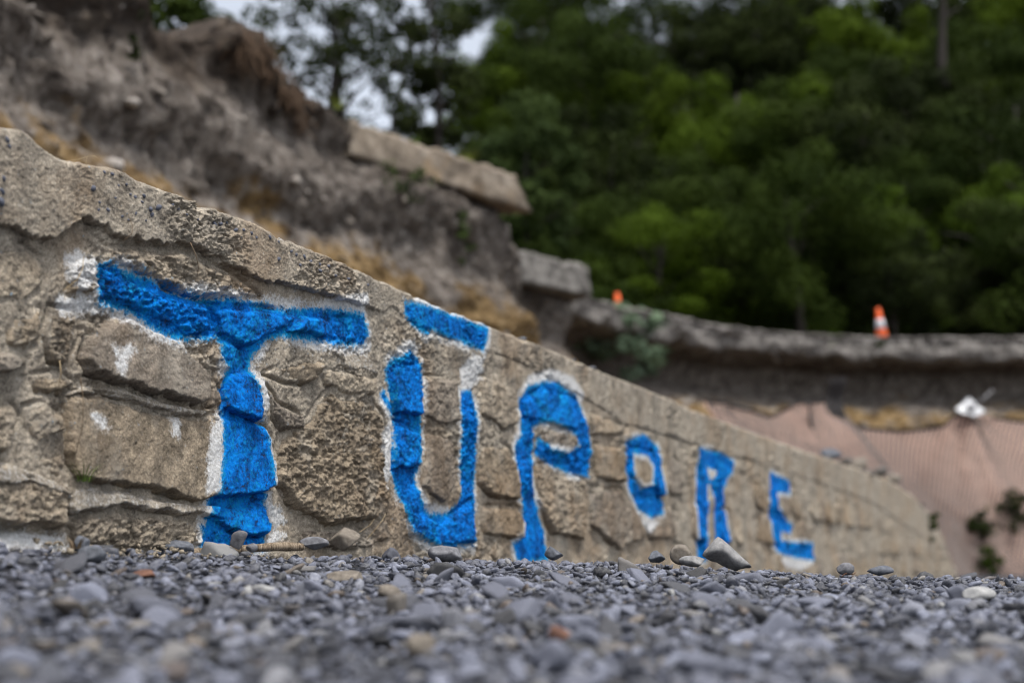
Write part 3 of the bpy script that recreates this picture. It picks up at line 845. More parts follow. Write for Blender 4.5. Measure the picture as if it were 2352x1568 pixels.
# ------------------------------------------------------------------ stone shapes
def ico(n):
    import bmesh
    bm = bmesh.new()
    bmesh.ops.create_icosphere(bm, subdivisions=n, radius=1.0)
    v = np.array([q.co[:] for q in bm.verts])
    f = np.array([[w.index for w in q.verts] for q in bm.faces])
    bm.free()
    return v, f
ICO = {n: ico(n) for n in (1, 2, 3, 4)}
def rock(n, seed, flat=(1, .78, .5), cuts=9, chip=0.25, rough=0.03, soft=0.10):
    g = np.random.default_rng(seed)
    d, f = ICO[n]
    N = g.normal(size=(cuts, 3)); N /= np.linalg.norm(N, axis=1)[:, None]
    D = 1 - chip * g.random(cuts) - 0.22
    dots = d @ N.T
    r = np.where(dots > 0.05, D[None] / np.maximum(dots, 0.05), 9.0)
    r = np.concatenate([r, np.ones((len(d), 1))], 1)
    r = -soft * np.log(np.exp(-r / soft).sum(1))
    v = d * r[:, None]
    if n >= 2:
        v = v * (1 + rough * fbm3(d * 2.4 + seed, 3 if n > 2 else 2, seed))[:, None]
        if n >= 3: v = v + d * (rough * 0.35 * fbm3(d * 9 + seed, 2, seed + 5))[:, None]
    v = v / np.abs(v).max(0) * np.array(flat)
    return v, f
flats = [(1, .8, .40), (1, .62, .5), (1, .9, .55), (1, .7, .28), (1, .75, .5), (1, .5, .34)]
PROTO = {n: [rock(n, 900 + 37 * i + n, flats[i % 6], 7 + i % 5, 0.42 + 0.08 * (i % 4), .02, .02) for i in range(14)] for n in (1, 2, 3)}
def rot_mats(n, g, tilt=0.35):
    a = g.random(n) * 2 * math.pi
    bx, by = g.normal(size=n) * tilt, g.normal(size=n) * tilt
    ca, sa = np.cos(a), np.sin(a)
    Rz = np.zeros((n, 3, 3)); Rz[:, 0, 0] = ca; Rz[:, 0, 1] = -sa; Rz[:, 1, 0] = sa; Rz[:, 1, 1] = ca; Rz[:, 2, 2] = 1
    cx, sx = np.cos(bx), np.sin(bx)
    Rx = np.zeros((n, 3, 3)); Rx[:, 0, 0] = 1; Rx[:, 1, 1] = cx; Rx[:, 1, 2] = -sx; Rx[:, 2, 1] = sx; Rx[:, 2, 2] = cx
    cy, sy = np.cos(by), np.sin(by)
    Ry = np.zeros((n, 3, 3)); Ry[:, 1, 1] = 1; Ry[:, 0, 0] = cy; Ry[:, 0, 2] = sy; Ry[:, 2, 0] = -sy; Ry[:, 2, 2] = cy
    return Ry @ Rx @ Rz
def scatter(P, size, lod, rot, tone, g):
    V, F, T, n0 = [], [], [], 0
    for i in range(14):
        for n in (1, 2, 3):
            idx = np.where((g_id % 14 == i) & (lod == n))[0] if False else np.where((np.arange(len(P)) % 14 == i) & (lod == n))[0]
            if not len(idx): continue
            pv, pf = PROTO[n][i]
            v = np.einsum('nij,kj->nki', rot[idx], pv) * size[idx, None, None] + P[idx, None]
            f = pf[None] + (np.arange(len(idx)) * len(pv))[:, None, None] + n0
            V.append(v.reshape(-1, 3)); F.append(f.reshape(-1, 3)); T.append(np.repeat(tone[idx], len(pv)))
            n0 += len(idx) * len(pv)
    return np.concatenate(V), np.concatenate(F), np.concatenate(T)

# pebbles set in the coping (its aggregate shows), parts of the coping
peb_px = [(213, 433, 9), (272, 426, 5), (290, 424, 5), (311, 452, 7), (330, 451, 7), (327, 463, 5), (345, 480, 9), (364, 478, 10), (348, 494, 7), (396, 470, 6), (493, 514, 11), (507, 514, 6), (542, 530, 7), (577, 536, 6),
          (229, 465, 5), (226, 482, 5), (249, 482, 8), (300, 447, 5), (280, 497, 5), (295, 505, 4), (312, 490, 5), (335, 507, 4), (265, 455, 4), (620, 545, 6), (640, 556, 5), (640, 595, 7), (700, 590, 8), (713, 600, 6),
          (690, 608, 6), (735, 606, 5), (735, 622, 6), (755, 612, 6), (15, 320, 9), (22, 335, 7), (257, 400, 6), (240, 395, 5), (520, 512, 5), (560, 528, 5), (590, 545, 5), (670, 578, 6), (800, 640, 5), (845, 655, 5),
          (5, 440, 10), (3, 465, 12), (8, 410, 8), (680, 585, 5), (770, 632, 5), (410, 480, 4), (430, 492, 4), (455, 505, 4)]
g = np.random.default_rng(31)
peb_me = []
for i in range(5):
    v, f = rock(2, 60 + i, (1, .85, .7), 4, .12, .03, .18)
    peb_me.append(mesh_data('pebble', v, f))
    peb_me[-1].materials.append(M['pebble_blue'])
bmc = coping.data
cop_bvh = BVHTree.FromPolygons([(v.co + Vector(parent_base[wall.name])) for v in bmc.vertices], [tuple(p.vertices) for p in bmc.polygons])
for i, (x, y, r) in enumerate(peb_px):
    rd = Vector(ray(x, y)).normalized()
    hit = cop_bvh.ray_cast(Vector((0, 0, CAMZ)), rd)
    if hit[0] is None: continue
    R_ = r * hit[3] / FPX * 1.05
    o = link('pebble', peb_me[i % 5], None, coping)
    p = hit[0] + hit[1] * (-0.25 * R_ if hit[1].dot(rd) < 0 else 0.25 * R_)
    o.location = p - Vector(parent_base[wall.name])
    o.scale = (R_, R_, R_)
    o.rotation_euler = (g.random() * 0.8, g.random() * 0.8, g.random() * 6)

# ------------------------------------------------------------------ GRAVEL on the ground
g = np.random.default_rng(5)
def field(dens, lo, hi, y0=1.25, y1=6.0):
    n = int(dens * (y1 - y0) * 4.6)
    X, Y = g.uniform(-2.3, 2.3, n), g.uniform(y0, y1, n)
    ok = (np.abs(X) < 0.40 * Y + 0.65)
    sw = (np.stack([X, Y, X * 0], -1) - W0) @ WN
    ok &= sw > 0.0
    X, Y = X[ok], Y[ok]
    s = lo * (hi / lo) ** (g.random(len(X)) ** 1.6)
    return X, Y, s
def drop_unseen(X, Y, s):
    x, y, d = to_px(np.stack([X, Y, ground_z(X, Y)], -1))
    k = (x > -800) & (x < 2352 + 800) & (y < 1568 + 400)
    return X[k], Y[k], s[k]
LONE = [(1668, 1300, 4.25, .085), (1566, 1290, 4.2, .05), (1592, 1300, 4.12, .05), (1508, 1290, 4.2, .04), (1942, 1318, 4.2, .04), (2022, 1322, 4.2, .05), (1024, 1284, 4.2, .07), (397, 1276, 3.75, .07), (560, 1262, 3.84, .05), (480, 1268, 3.83, .05), (640, 1258, 3.97, .06), (600, 1258, 3.94, .05), (722, 1262, 4.05, .05), (190, 1275, 3.27, .05)]
fx, fy, fs, lod = [], [], [], []
for dens, lo, hi, lift in ((85, .025, .054, .25), (640, .012, .025, .3), (820, .0055, .012, .35)):
    X, Y, s = drop_unseen(*field(dens, lo, hi, y1=5.2 if hi < .03 else 6.0))
    fx.append(X); fy.append(Y); fs.append(s)
X, Y, s = map(np.concatenate, (fx, fy, fs))
keep_ = (s < .027) | (Y < 3.0) | (g.random(len(s)) < .35)
X, Y, s = X[keep_], Y[keep_], s[keep_]
sharp = (Y > 3.2) & (Y < 5.0)
lod = np.where(s > .025, np.where(sharp, 3, 2), np.where(s > .012, np.where((sharp & (s > .016)) | (Y < 2.0), 2, 1), 1))
lod = np.where((lod == 3) & (s < .034), 2, lod)
_ox, _oy, _ = to_px(np.stack([X, Y, ground_z(X, Y)], -1))
lod = np.where((_ox < -120) | (_ox > 2472) | (_oy > 1690), 1, lod)      # beyond the frame: coarser
Zg = ground_z(X, Y) + s * 0.06 + np.where(s < .012, 0.0, 0.006) * g.random(len(X))
for lx, ly, lY, lr in LONE:                              # leave room for the single rocks
    q = at_y(lx, ly, lY)
    near_ = np.hypot(X - q[0], Y - q[1]) < lr
    Zg = np.where(near_, Zg - .022, Zg)
P = np.stack([X, Y, Zg], -1)
rot = rot_mats(len(X), g, 0.42)
tone = np.clip(g.beta(2.2, 2.0, len(X)) * 0.84, 0, 0.84)
odd = g.random(len(X)) < 0.07
tone[odd] = 0.84 + 0.155 * g.random(odd.sum())
px, py, dep = to_px(P)
show = s / dep * ((px > 0) & (px < 2352) & (py < 1568))
order = np.argsort(-show)
big = order[:290]
rest = np.setdiff1d(np.arange(len(X)), big)
PRO_ME = []
for i in range(14):
    v, f = rock(3, 1500 + i, flats[i % 6], 7 + i % 5, 0.42 + 0.08 * (i % 4), 0.02, .018)
    me = mesh_data('stone', v, f, smooth=False)
    me.materials.append(M['stone_obj'])
    PRO_ME.append(me)
for k in big:
    o = link('stone', PRO_ME[k % 14], None, ground, tuple(P[k]))
    o.rotation_euler = Matrix(rot[k].tolist()).to_euler()
    o.scale = (s[k],) * 3
gv, gf, gt = scatter(P[rest], s[rest], lod[rest], rot[rest], tone[rest], g)
# crumbs of mortar fallen along the wall foot
nc = 900
sc_ = g.uniform(S0 + .2, 3.2, nc); oc = .01 + .13 * g.random(nc) ** 1.6
cp = wp(sc_, sc_ * 0, oc)
cp[:, 2] = ground_z(cp[:, 0], cp[:, 1]) + .006 + .030 * np.exp(-oc / .03)
cv, cf, ct = scatter(cp, .003 * 4.0 ** (g.random(nc) ** 1.7), np.full(nc, 1), rot_mats(nc, g, .8), g.random(nc), g)
M['crumb'] = plain_stone('mortar_crumb', (0.12, 0.098, 0.07), (0.34, 0.29, 0.22), 90, .95)
part('mortar_crumbs', cv, cf, M['crumb'], ground, kind='stuff', smooth=False)
part('gravel', gv, gf, M['gravel'], ground, kind='stuff', attrs={'tone': gt}, smooth=False)

# ------------------------------------------------------------------ single rocks, stick and leaf one can point to
def lone_rock(x, y, w, h, mat, label, seed, cuts=8, chip=.3, peak=None, yaw=0.0, tilt=(0, 0), name='rock', flat=None, sink=0.25, Y=None, group=None, depth=.8, cat='rock'):
    p = ground_hit(x, y) if Y is None else at_y(x, y, Y)
    dep = to_px(p)[2]
    W_, H_ = w * dep / FPX / 2, h * dep / FPX / 2
    v, f = rock(4, seed, (1, 1, 1), cuts, chip, 0.035, 0.02)
    if peak is not None: v[:, 2] = (v[:, 2] + 1) * (1.12 - .62 * np.abs(v[:, 0] - peak)) - 1
    v = v / np.abs(v).max(0)
    v = v * np.array([W_, W_ * depth, H_])
    R = np.array(Euler((tilt[0], tilt[1], yaw)).to_matrix())
    v = v @ R.T
    o = obj(name, v + np.array([p[0], p[1], p[2] + H_ * (1 - 2 * sink) + .006]), f, mat)
    return tag(o, label, cat, group)
lone_rock(1668, 1306, 122, 92, M['rock_pale'], 'pale grey pointed rock standing on the gravel crest below the letter R', 11, 9, .40, peak=-.35, yaw=.15, Y=4.25)
lone_rock(1566, 1290, 56, 48, M['rock_tan'], 'rounded tan stone on the gravel crest left of the pale pointed rock', 12, 4, .15, yaw=0, Y=4.2)
lone_rock(1592, 1300, 66, 26, M['rock_pale'], 'flat pale pebble leaning on the foot of the rounded tan stone', 13, 4, .2, yaw=0, tilt=(0, .1), Y=4.12)
lone_rock(1508, 1290, 50, 34, M['rock_slate'], 'dark slate chip on the gravel crest below the letter O', 14, 8, .4, yaw=.5, tilt=(0, .2), Y=4.2)
lone_rock(1942, 1318, 40, 30, M['rock_grey'], 'small rounded grey pebble with a brown leaf leaning on it', 15, 4, .15, yaw=0, Y=4.2)
lone_rock(2022, 1322, 62, 26, M['rock_slate'], 'long dark flat pebble right of the brown leaf', 16, 6, .3, yaw=.1, Y=4.2)
lone_rock(1275, 1284, 50, 32, M['rock_slate'], 'angular dark chip below the foot of the letter P', 17, 8, .4, yaw=.2, tilt=(0, .3), Y=4.2)
lone_rock(1024, 1284, 84, 44, M['rock_grey'], 'rounded grey rock on the gravel below the letter U', 18, 5, .25, yaw=.1, Y=4.2)
lone_rock(397, 1276, 96, 46, M['rock_slate'], 'blocky slate rock at the left end of the dry stick', 19, 6, .45, yaw=.15, tilt=(0, .08), Y=3.75)
lone_rock(546, 1262, 40, 56, M['rock_grey'], 'thin grey shard leaning upright against the dry stick', 20, 8, .5, yaw=.3, tilt=(.2, .5), Y=3.78, depth=.35)
lone_rock(578, 1268, 28, 22, M['rock_grey'], 'little rounded pebble beside the upright grey shard', 22, 4, .15, yaw=0, Y=3.76)
lone_rock(722, 1262, 70, 34, M['rock_grey'], 'lumpy grey rock at the right end of the dry stick', 23, 8, .35, yaw=.5, Y=4.05)
lone_rock(790, 1256, 74, 56, M['rock_tan'], 'brown pyramid shaped rock against the wall foot right of the stick', 24, 7, .4, yaw=0, tilt=(0, .1), Y=4.45)
lone_rock(185, 1268, 40, 44, M['rock_slate'], 'upright dark rounded pebble by the wall foot', 25, 4, .2, yaw=0, Y=3.32)
lone_rock(212, 1288, 66, 44, M['rock_slate'], 'larger dark smooth pebble below the upright dark one', 26, 4, .2, yaw=.3, Y=3.22)
lone_rock(890, 1378, 64, 40, M['rock_tan'], 'blurred tan pebble lying among the gravel below the letter U', 27, 5, .2, yaw=.2)
lone_rock(788, 1338, 84, 34, M['rock_tan'], 'long pale sandy chip in the gravel below the stick end', 28, 7, .3, yaw=-.2)
lone_rock(605, 1368, 64, 26, M['rock_white'], 'flat pale bluish pebble in the gravel below the letter T', 29, 5, .2, yaw=.1)
lone_rock(1290, 1480, 66, 60, M['rock_red'], 'blurred orange brown chip in the near gravel', 30, 7, .4, yaw=.4, tilt=(.2, .6), depth=.5)
lone_rock(2250, 1382, 78, 40, M['rock_white'], 'blurred white pebble in the gravel far along the right side', 32, 5, .2, yaw=.1)
lone_rock(968, 1508, 74, 70, M['rock_tan'], 'blurred cream stone in the nearest gravel', 33, 6, .3, yaw=.3)
lone_rock(660, 1400, 44, 24, M['rock_tan'], 'small blurred tan pebble left of the long sandy chip', 34, 5, .2, yaw=.2) if False else None
lone_rock(330, 1330, 60, 22, M['rock_red'], 'dark reddish flat pebble in the gravel below the slate rock', 35, 6, .3, yaw=.3)
# dead leaf
p0 = at_y(1950, 1322, 4.1)
ln = 34 * 4.1 / FPX
lu = np.linspace(0, 1, 9)
lv = []
for t in lu:
    wd = 0.22 * ln * math.sin(math.pi * min(1, t * 0.95 + 0.03))
    c = p0 + np.array([(-.5 + t) * ln, 0.0, (-.1 + 0.35 * t + 0.10 * math.sin(t * 6)) * ln])
    for q, dz in ((-1, .12), (0, 0), (1, .14)): lv.append(c + np.array([0.0, q * wd, dz * wd + 0.002]))
lv = np.array(lv)
lf = np.array([[i * 3 + j, i * 3 + j + 1, i * 3 + j + 4, i * 3 + j + 3] for i in range(8) for j in (0, 1)])
tag(obj('dead_leaf', np.concatenate([lv, lv - [0, 0, .0012]]), np.concatenate([lf, lf[:, ::-1] + len(lv)]), M['leaf_brown']), 'curled brown dead leaf leaning on a small grey pebble', 'leaf')
# dry stick
st_px = [(436, 1272, 3.80), (480, 1266, 3.83), (540, 1262, 3.88), (600, 1257, 3.94), (650, 1254, 3.99), (694, 1256, 4.03)]
sp = np.array([at_y(*q) for q in st_px])
tt = np.linspace(0, len(sp) - 1, 40)
sp = np.stack([np.interp(tt, np.arange(len(sp)), sp[:, i]) for i in range(3)], -1)
sp[:, 2] += 0.003 * fbm2(tt * .8, tt * 0, 3, 8)
mb = MB(); mb.tube(sp, 0.0135 * (1 + 0.30 * fbm2(tt * .6, tt * 0 + 3, 3, 9)) * np.linspace(1.0, .8, 40), 14)
stick = obj('dry_stick', *mb.get(), M['wood'])
tag(stick, 'dry bleached wooden stick lying at the wall foot under the letter T', 'stick')

# dry stems, roots and grass on the wall: each a small thing
def strand(name, pts, r, mat, label, cat, Yoff=0.0, group=None):
    P_ = []
    for (x, y, o_) in pts:
        s_, z_ = wall_sz(x, y)
        P_.append(wp(np.array(s_), np.array(z_), np.array(o_)))
    P_ = np.array(P_)
    t = np.linspace(0, len(P_) - 1, 14)
    Q = np.stack([np.interp(t, np.arange(len(P_)), P_[:, i]) for i in range(3)], -1)
    mb = MB(); mb.tube(Q, np.linspace(r, r * .5, 14), 5)
    return tag(obj(name, *mb.get(), mat), label, cat, group)
strand('dead_straw', [(104, 672, .05), (118, 648, .075), (135, 620, .07), (153, 592, .05)], .0013, M['straw'], 'slanting straw stem in front of the wall left of the white patch', 'stem')
strand('dead_straw', [(131, 688, .05), (129, 660, .06), (134, 630, .06), (140, 612, .05)], .0010, M['root'], 'short upright stem beside the slanting straw stem', 'stem')
strand('dead_straw', [(134, 372, .0), (160, 370, .02), (185, 362, .02), (200, 360, .02), (210, 366, .02)], .0010, M['straw'], 'wispy straw bent flat along the wall top', 'stem')
strand('dead_straw', [(183, 386, .02), (182, 372, .02), (186, 360, .02)], .0009, M['straw'], 'short straw standing on the wall top at the bent wisp', 'stem')
strand('dangling_root', [(260, 556, .03), (266, 540, .05), (270, 520, .045), (268, 495, .035)], .0011, M['root'], 'thin root hanging below the coping left of the letter T', 'root')
strand('dangling_root', [(412, 560, .035), (414, 590, .05), (420, 615, .05), (424, 640, .04)], .0014, M['root'], 'dark root hanging over the rough rock above the T bar', 'root')
strand('dangling_root', [(153, 870, .04), (152, 920, .05), (154, 980, .045), (151, 1040, .03)], .0011, M['root'], 'long pale root hanging left of the big flat stone', 'root')
strand('dangling_root', [(105, 830, .04), (100, 860, .05), (103, 890, .04)], .0014, M['straw'], 'short dangling root beside the grey round stone', 'root')
strand('dead_straw', [(818, 1238, .04), (825, 1215, .06), (835, 1195, .07), (842, 1180, .07)], .0013, M['straw'], 'straw stem leaning at the wall foot between T and U', 'stem')
strand('dead_straw', [(800, 1222, .04), (812, 1206, .06), (822, 1192, .06)], .0011, M['straw'], 'shorter straw stem just left of the leaning one', 'stem')
strand('dangling_root', [(196, 715, .04), (203, 700, .05), (208, 692, .04)], .0010, M['root'], 'tiny dark root curling over the white paint left of the T', 'root')

def tuft(name, p, n, h, spread, w, mat, label, cat, seed, group=None, droop=.5, parent=None):
    g = np.random.default_rng(seed)
    V, F = [], []
    n0 = 0
    for i in range(n):
        a = g.random() * 2 * math.pi
        hh = h * g.uniform(.45, 1.0)
        d = np.array([math.cos(a), math.sin(a), 0])
        sd = np.array([-math.sin(a), math.cos(a), 0])
        b = p + d * g.random() * spread * .25
        k = np.linspace(0, 1, 5)
        lean = spread * g.uniform(.3, 1)
        ctr = b + d * (lean * k ** 1.7)[:, None] + np.array([0, 0, 1.0]) * (hh * (k - droop * .5 * k ** 3))[:, None]
        ww = w * (1 - k * .92)
        V += [ctr - sd * ww[:, None] * .5, ctr + sd * ww[:, None] * .5]
        i0 = np.arange(4) + n0
        F.append(np.stack([i0, i0 + 5, i0 + 6, i0 + 1], -1))
        n0 += 10
    o = obj(name, np.concatenate(V), np.concatenate(F), mat)
    return tag(o, label, cat, group)
def wall_pt(x, y, off): return wp(*[np.array(q) for q in wall_sz(x, y)], np.array(off))
tuft('grass_tuft', wall_pt(168, 1106, .03), 26, .075, .09, .0028, M['grass'], 'small green grass tuft on the ledge below the big flat stone', 'grass', 3)
tuft('grass_tuft', wall_pt(118, 1260, .07), 16, .05, .05, .004, M['root'], 'dark dried sprig at the wall foot in front of the white ledge', 'plant', 4)

# ------------------------------------------------------------------ THE COLLAPSED ROAD EDGE AND ITS BANK
H = 6.35
edge_px = [(-420, -620), (-150, -330), (60, -140), (250, -42), (450, 72), (550, 128), (650, 180), (750, 232), (850, 290), (1000, 355), (1150, 425), (1158, 470), (1158, 540), (1160, 590), (1230, 604), (1305, 622), (1314, 660),
           (1345, 682), (1405, 697), (1545, 725), (1649, 746), (1760, 758), (1883, 767), (2013, 772), (2180, 772), (2351, 772), (2700, 765), (3100, 745)]
EP = np.array([at_z(x, y, H) for x, y in edge_px])[:, :2]
EPX = np.array([e[0] for e in edge_px], float)
seg = np.hypot(*np.diff(EP, axis=0).T)
arc = np.concatenate([[0], np.cumsum(seg)])
NT = 420
ta = np.linspace(0, arc[-1], NT)
E = np.stack([np.interp(ta, arc, EP[:, i]) for i in (0, 1)], -1)
TPX = np.interp(ta, arc, EPX)
TK = np.interp(ta, arc, np.arange(len(EP)))           # index of the traced point: tells the parts of the edge apart
def smooth(a, n):
    for _ in range(n):
        b = a.copy(); b[1:-1] = (a[:-2] + 2 * a[1:-1] + a[2:]) / 4; a = b
    return a
E = smooth(E, 2)
Es = smooth(E, 400)
tg = np.gradient(Es, axis=0)
tg /= np.linalg.norm(tg, axis=1)[:, None]
EN = np.stack([tg[:, 1], -tg[:, 0]], -1)              # points out into the slip
def resample(pr, n):
    pr = np.array(pr, float)
    d = np.concatenate([[0], np.cumsum(np.hypot(*np.diff(pr, axis=0).T) * np.where(pr[:-1, 0] < -1.5, .12, 1.0))])
    t = np.linspace(0, d[-1], n)
    return np.stack([np.interp(t, d, pr[:, i]) for i in (0, 1)], -1)
NQ = 150
profL = resample([(-12, H), (-1.4, H), (-.25, H), (0, H - .12), (.05, H - .55), (.14, H - 1.2), (.3, H - 2), (.7, H - 3), (2.2, H - 4.6), (4.2, -.25), (7, -.5)], NQ)
profR = resample([(-12, H - .08), (-1.4, H - .08), (-.3, H - .08), (-.35, H - .66), (-1.2, H - .86), (-1.3, H - 1.45), (-.4, H - 1.95), (.3, H - 2.5), (2.1, H - 4.2), (4.2, -.25), (7, -.5)], NQ)
wr = sstep(14.6, 17.0, TK)[:, None, None]
PR = profL[None] * (1 - wr) + profR[None] * wr
mound = 0.62 * np.exp(-((TPX - 575) / 62) ** 2) * (TK < 9)
left_up = 0.25 * sstep(430, 330, TPX) * (TK < 9)
offs, zz_ = PR[..., 0].copy(), PR[..., 1].copy()
bump_w = sstep(-2.6, -.7, offs) * sstep(.35, -.15, offs)
zz_ += (mound + left_up)[:, None] * bump_w
base = E[:, None] + EN[:, None] * offs[..., None]
bp = np.concatenate([base, zz_[..., None]], -1)
face = sstep(-1.2, -.1, offs) * sstep(-.5, .3, zz_)
lump = fbm3(bp * 0.9, 4, 41, .55) * .20 + np.abs(fbm3(bp * 2.3, 3, 42, .6)) * .12 + fbm3(bp * 6, 3, 45, .8) * .22
strat = 0.14 * np.sin(zz_ * 5.0 + 3 * fbm3(bp * .5, 2, 43))
disp = (lump + strat - .12) * face
bp[..., :2] += EN[:, None] * disp[..., None]
bp[..., 2] += (0.10 * fbm3(bp * 1.5, 4, 44) + .06 * fbm3(bp * 5, 3, 47)) * (offs > -2.5)
bank_faces = grid_faces(NT, NQ)
bank = obj('earth_bank', bp.reshape(-1, 3), bank_faces, M['bank'], origin=np.zeros(3))
tag(bank, kind='structure')
parent_base['earth_bank'] = (0, 0, 0)
BANK_BVH = BVHTree.FromPolygons([Vector(q) for q in bp.reshape(-1, 3)], [tuple(q) for q in bank_faces])
# stones sticking out of the bank face
g = np.random.default_rng(77)
n = 2600
it, iq = g.integers(10, NT - 10, n), g.integers(0, NQ, n)
ok = (offs[it, iq] > -.4) & (zz_[it, iq] > 2.6)
P = bp[it[ok], iq[ok]]
n = len(P)
sz = .035 * (5.0) ** (g.random(n) ** 2.2)
v, f, t = scatter(P, sz, np.full(n, 1), rot_mats(n, g, .9), np.clip(g.normal(.55, .22, n), 0, .88), g)
m = Mat('bank_stone', .9, .2)
m.color(m.ramp(m.attr('tone'), [(0, (.05, .04, .034)), (.5, (.16, .14, .12)), (.9, (.36, .33, .30))]))
part('stones', v, f, m.m, bank, kind='stuff', attrs={'tone': t})

# the hill behind
hp = [(-12, 0), (-7.5, .0), (-10, .6), (-16, 4.2), (-30, 12.5), (-46, 22), (-70, 36), (-110, 50), (-160, 55)]
ho = np.array([(7.5, -.25), (8.5, .1), (11, 1.4), (18, 5.0), (30, 12), (46, 21), (70, 34), (110, 47), (170, 52)])
NH = 60
hi_t = np.concatenate([np.arange(0, NT, 5), [NT - 1]])
d = np.geomspace(7.4, 170, NH)
hz = np.interp(d, ho[:, 0], ho[:, 1])
wside = sstep(15.5, 19.5, TK[hi_t])
hv = np.empty((len(hi_t), NH, 3))
hv[..., :2] = Es[hi_t][:, None] - EN[hi_t][:, None] * d[None, :, None]
hv[..., 2] = H - .1 + hz[None] * (0.0 + 1.0 * wside[:, None]) 
hv[..., 2] = H - .1 + (hv[..., 2] - H + .1) * sstep(-.10, .0, hv[..., 0] / np.maximum(hv[..., 1], 1))
hv[..., 2] += .9 * fbm3(hv * .12, 3, 55) * sstep(8, 16, d)[None]
hill_f = grid_faces(len(hi_t), NH)
hill = obj('hill', hv.reshape(-1, 3), hill_f, M['hill'], origin=np.zeros(3))
tag(hill, kind='structure')
HILL_BVH = BVHTree.FromPolygons([Vector(q) for q in hv.reshape(-1, 3)], [tuple(q) for q in hill_f])
def hill_z(x, y):
    r = HILL_BVH.ray_cast(Vector((x, y, 300)), Vector((0, 0, -1)))
    return r[0].z if r[0] is not None else H - .1

# the road on top, its broken layers showing at the edge
sel = np.where(TK > 15.2)[0]
prof = [(-7.6, -.004), (-3.5, .006), (-.6, .004), (-.10, 0.0), (.0, -.004), (.02, -.05), (.03, -.09), (-.02, -.11), (.0, -.18), (.03, -.25), (.02, -.33), (.05, -.40), (.02, -.48), (.03, -.56), (-.03, -.64), (-.12, -.67), (-.5, -.70), (-3, -.7)]
rv = np.empty((len(sel), len(prof), 3))
po, pz = np.array(prof).T
rv[..., :2] = E[sel][:, None] + EN[sel][:, None] * po[None, :, None]
thick = .95 + .30 * fbm2(ta[sel] * .55, ta[sel] * 0 + 1.7, 3, 66) + .22 * fbm2(ta[sel] * 2.1, ta[sel] * 0 + 4.7, 2, 67)
rv[..., 2] = H + np.where(pz < -.1, -.1 + (pz[None] + .1) * thick[:, None], pz[None])
jag = fbm3(rv * np.array([1.6, 1.6, 2.4]), 4, 61, .6) * .30 + fbm3(rv * 5, 3, 62, .65) * .20
fw = sstep(-.5, -.05, po)[None]
rv[..., :2] += EN[sel][:, None] * (jag * fw)[..., None]
rv[..., 2] += fw * fbm3(rv * 1.1 + 9, 3, 63) * .07 * sstep(0, .3, -pz)[None]
road = obj('road', rv.reshape(-1, 3), grid_faces(len(sel), len(prof)), M['road'], origin=np.zeros(3), smooth=False)
tag(road, kind='structure')

def broken_beam(name, a, b, height, depth, mat, label, cat, seed, n=46, tip=.25, zt=H, sag=0.0):
    """concrete beam along the edge from a to b (plan), broken far end"""
    a, b = np.array(a), np.array(b)
    L = np.hypot(*(b - a)); d = (b - a) / L; nn = np.array([d[1], -d[0]])
    ring = []
    for q in np.linspace(0, 1, 9)[:-1]: ring.append((depth * .5 * (-1 + 2 * q), height))
    for q in np.linspace(0, 1, 9)[:-1]: ring.append((depth * .5, height * (1 - q)))
    for q in np.linspace(0, 1, 9)[:-1]: ring.append((depth * .5 * (1 - 2 * q), 0))
    for q in np.linspace(0, 1, 9)[:-1]: ring.append((-depth * .5, height * q))
    ring = np.array(ring)
    k = len(ring)
    u = np.linspace(0, L, n)
    V = np.empty((n, k, 3))
    V[..., :2] = a + d * u[:, None, None] + nn * ring[None, :, 0:1]
    V[..., 2] = zt - height + ring[None, :, 1] - sag * (u / L)[:, None]
    endw = sstep(.82, 1.0, u / L)[:, None]
    lowf = 1 - ring[None, :, 1] / height
    V[..., :2] += d * (endw * tip * (lowf - .3) + endw * .12 * fbm3(V * 4, 3, seed))[..., None]
    c = V.mean(1, keepdims=True)
    V += (V - c) * (.24 * fbm3(V * 2.0, 4, seed + 1, .65) + .12 * fbm3(V * 8, 3, seed + 2))[..., None]
    i = np.arange(n * k).reshape(n, k)
    j = np.roll(i, -1, 1)
    f = np.stack([i[:-1], j[:-1], j[1:], i[1:]], -1).reshape(-1, 4)
    v = np.concatenate([V.reshape(-1, 3), V[0].mean(0)[None], V[-1].mean(0)[None] + np.append(d * .06, 0)])
    f3 = np.concatenate([np.stack([np.full(k, n * k), i[0], j[0]], -1), np.stack([np.full(k, n * k + 1), j[-1], i[-1]], -1)])
    return tag(obj(name, v, [f3, f], mat), label, cat)
a, b = at_z(815, 276, H + .02)[:2], at_z(1160, 418, H + .02)[:2]
a = a + np.array([-.32, .22])
broken_beam('concrete_slab', a, b, .50, .62, M['concrete'], 'broken pale concrete slab jutting out from the top of the bank', 'slab', 5, zt=H + .04, tip=.45)
a, b = at_z(1150, 584, H + .02)[:2], at_z(1312, 622, H + .02)[:2]
broken_beam('concrete_block', a, b, .62, 1.0, M['grey_concrete'], 'grey concrete kerb block broken off below the pale slab', 'block', 9, zt=H + .04, tip=.1)

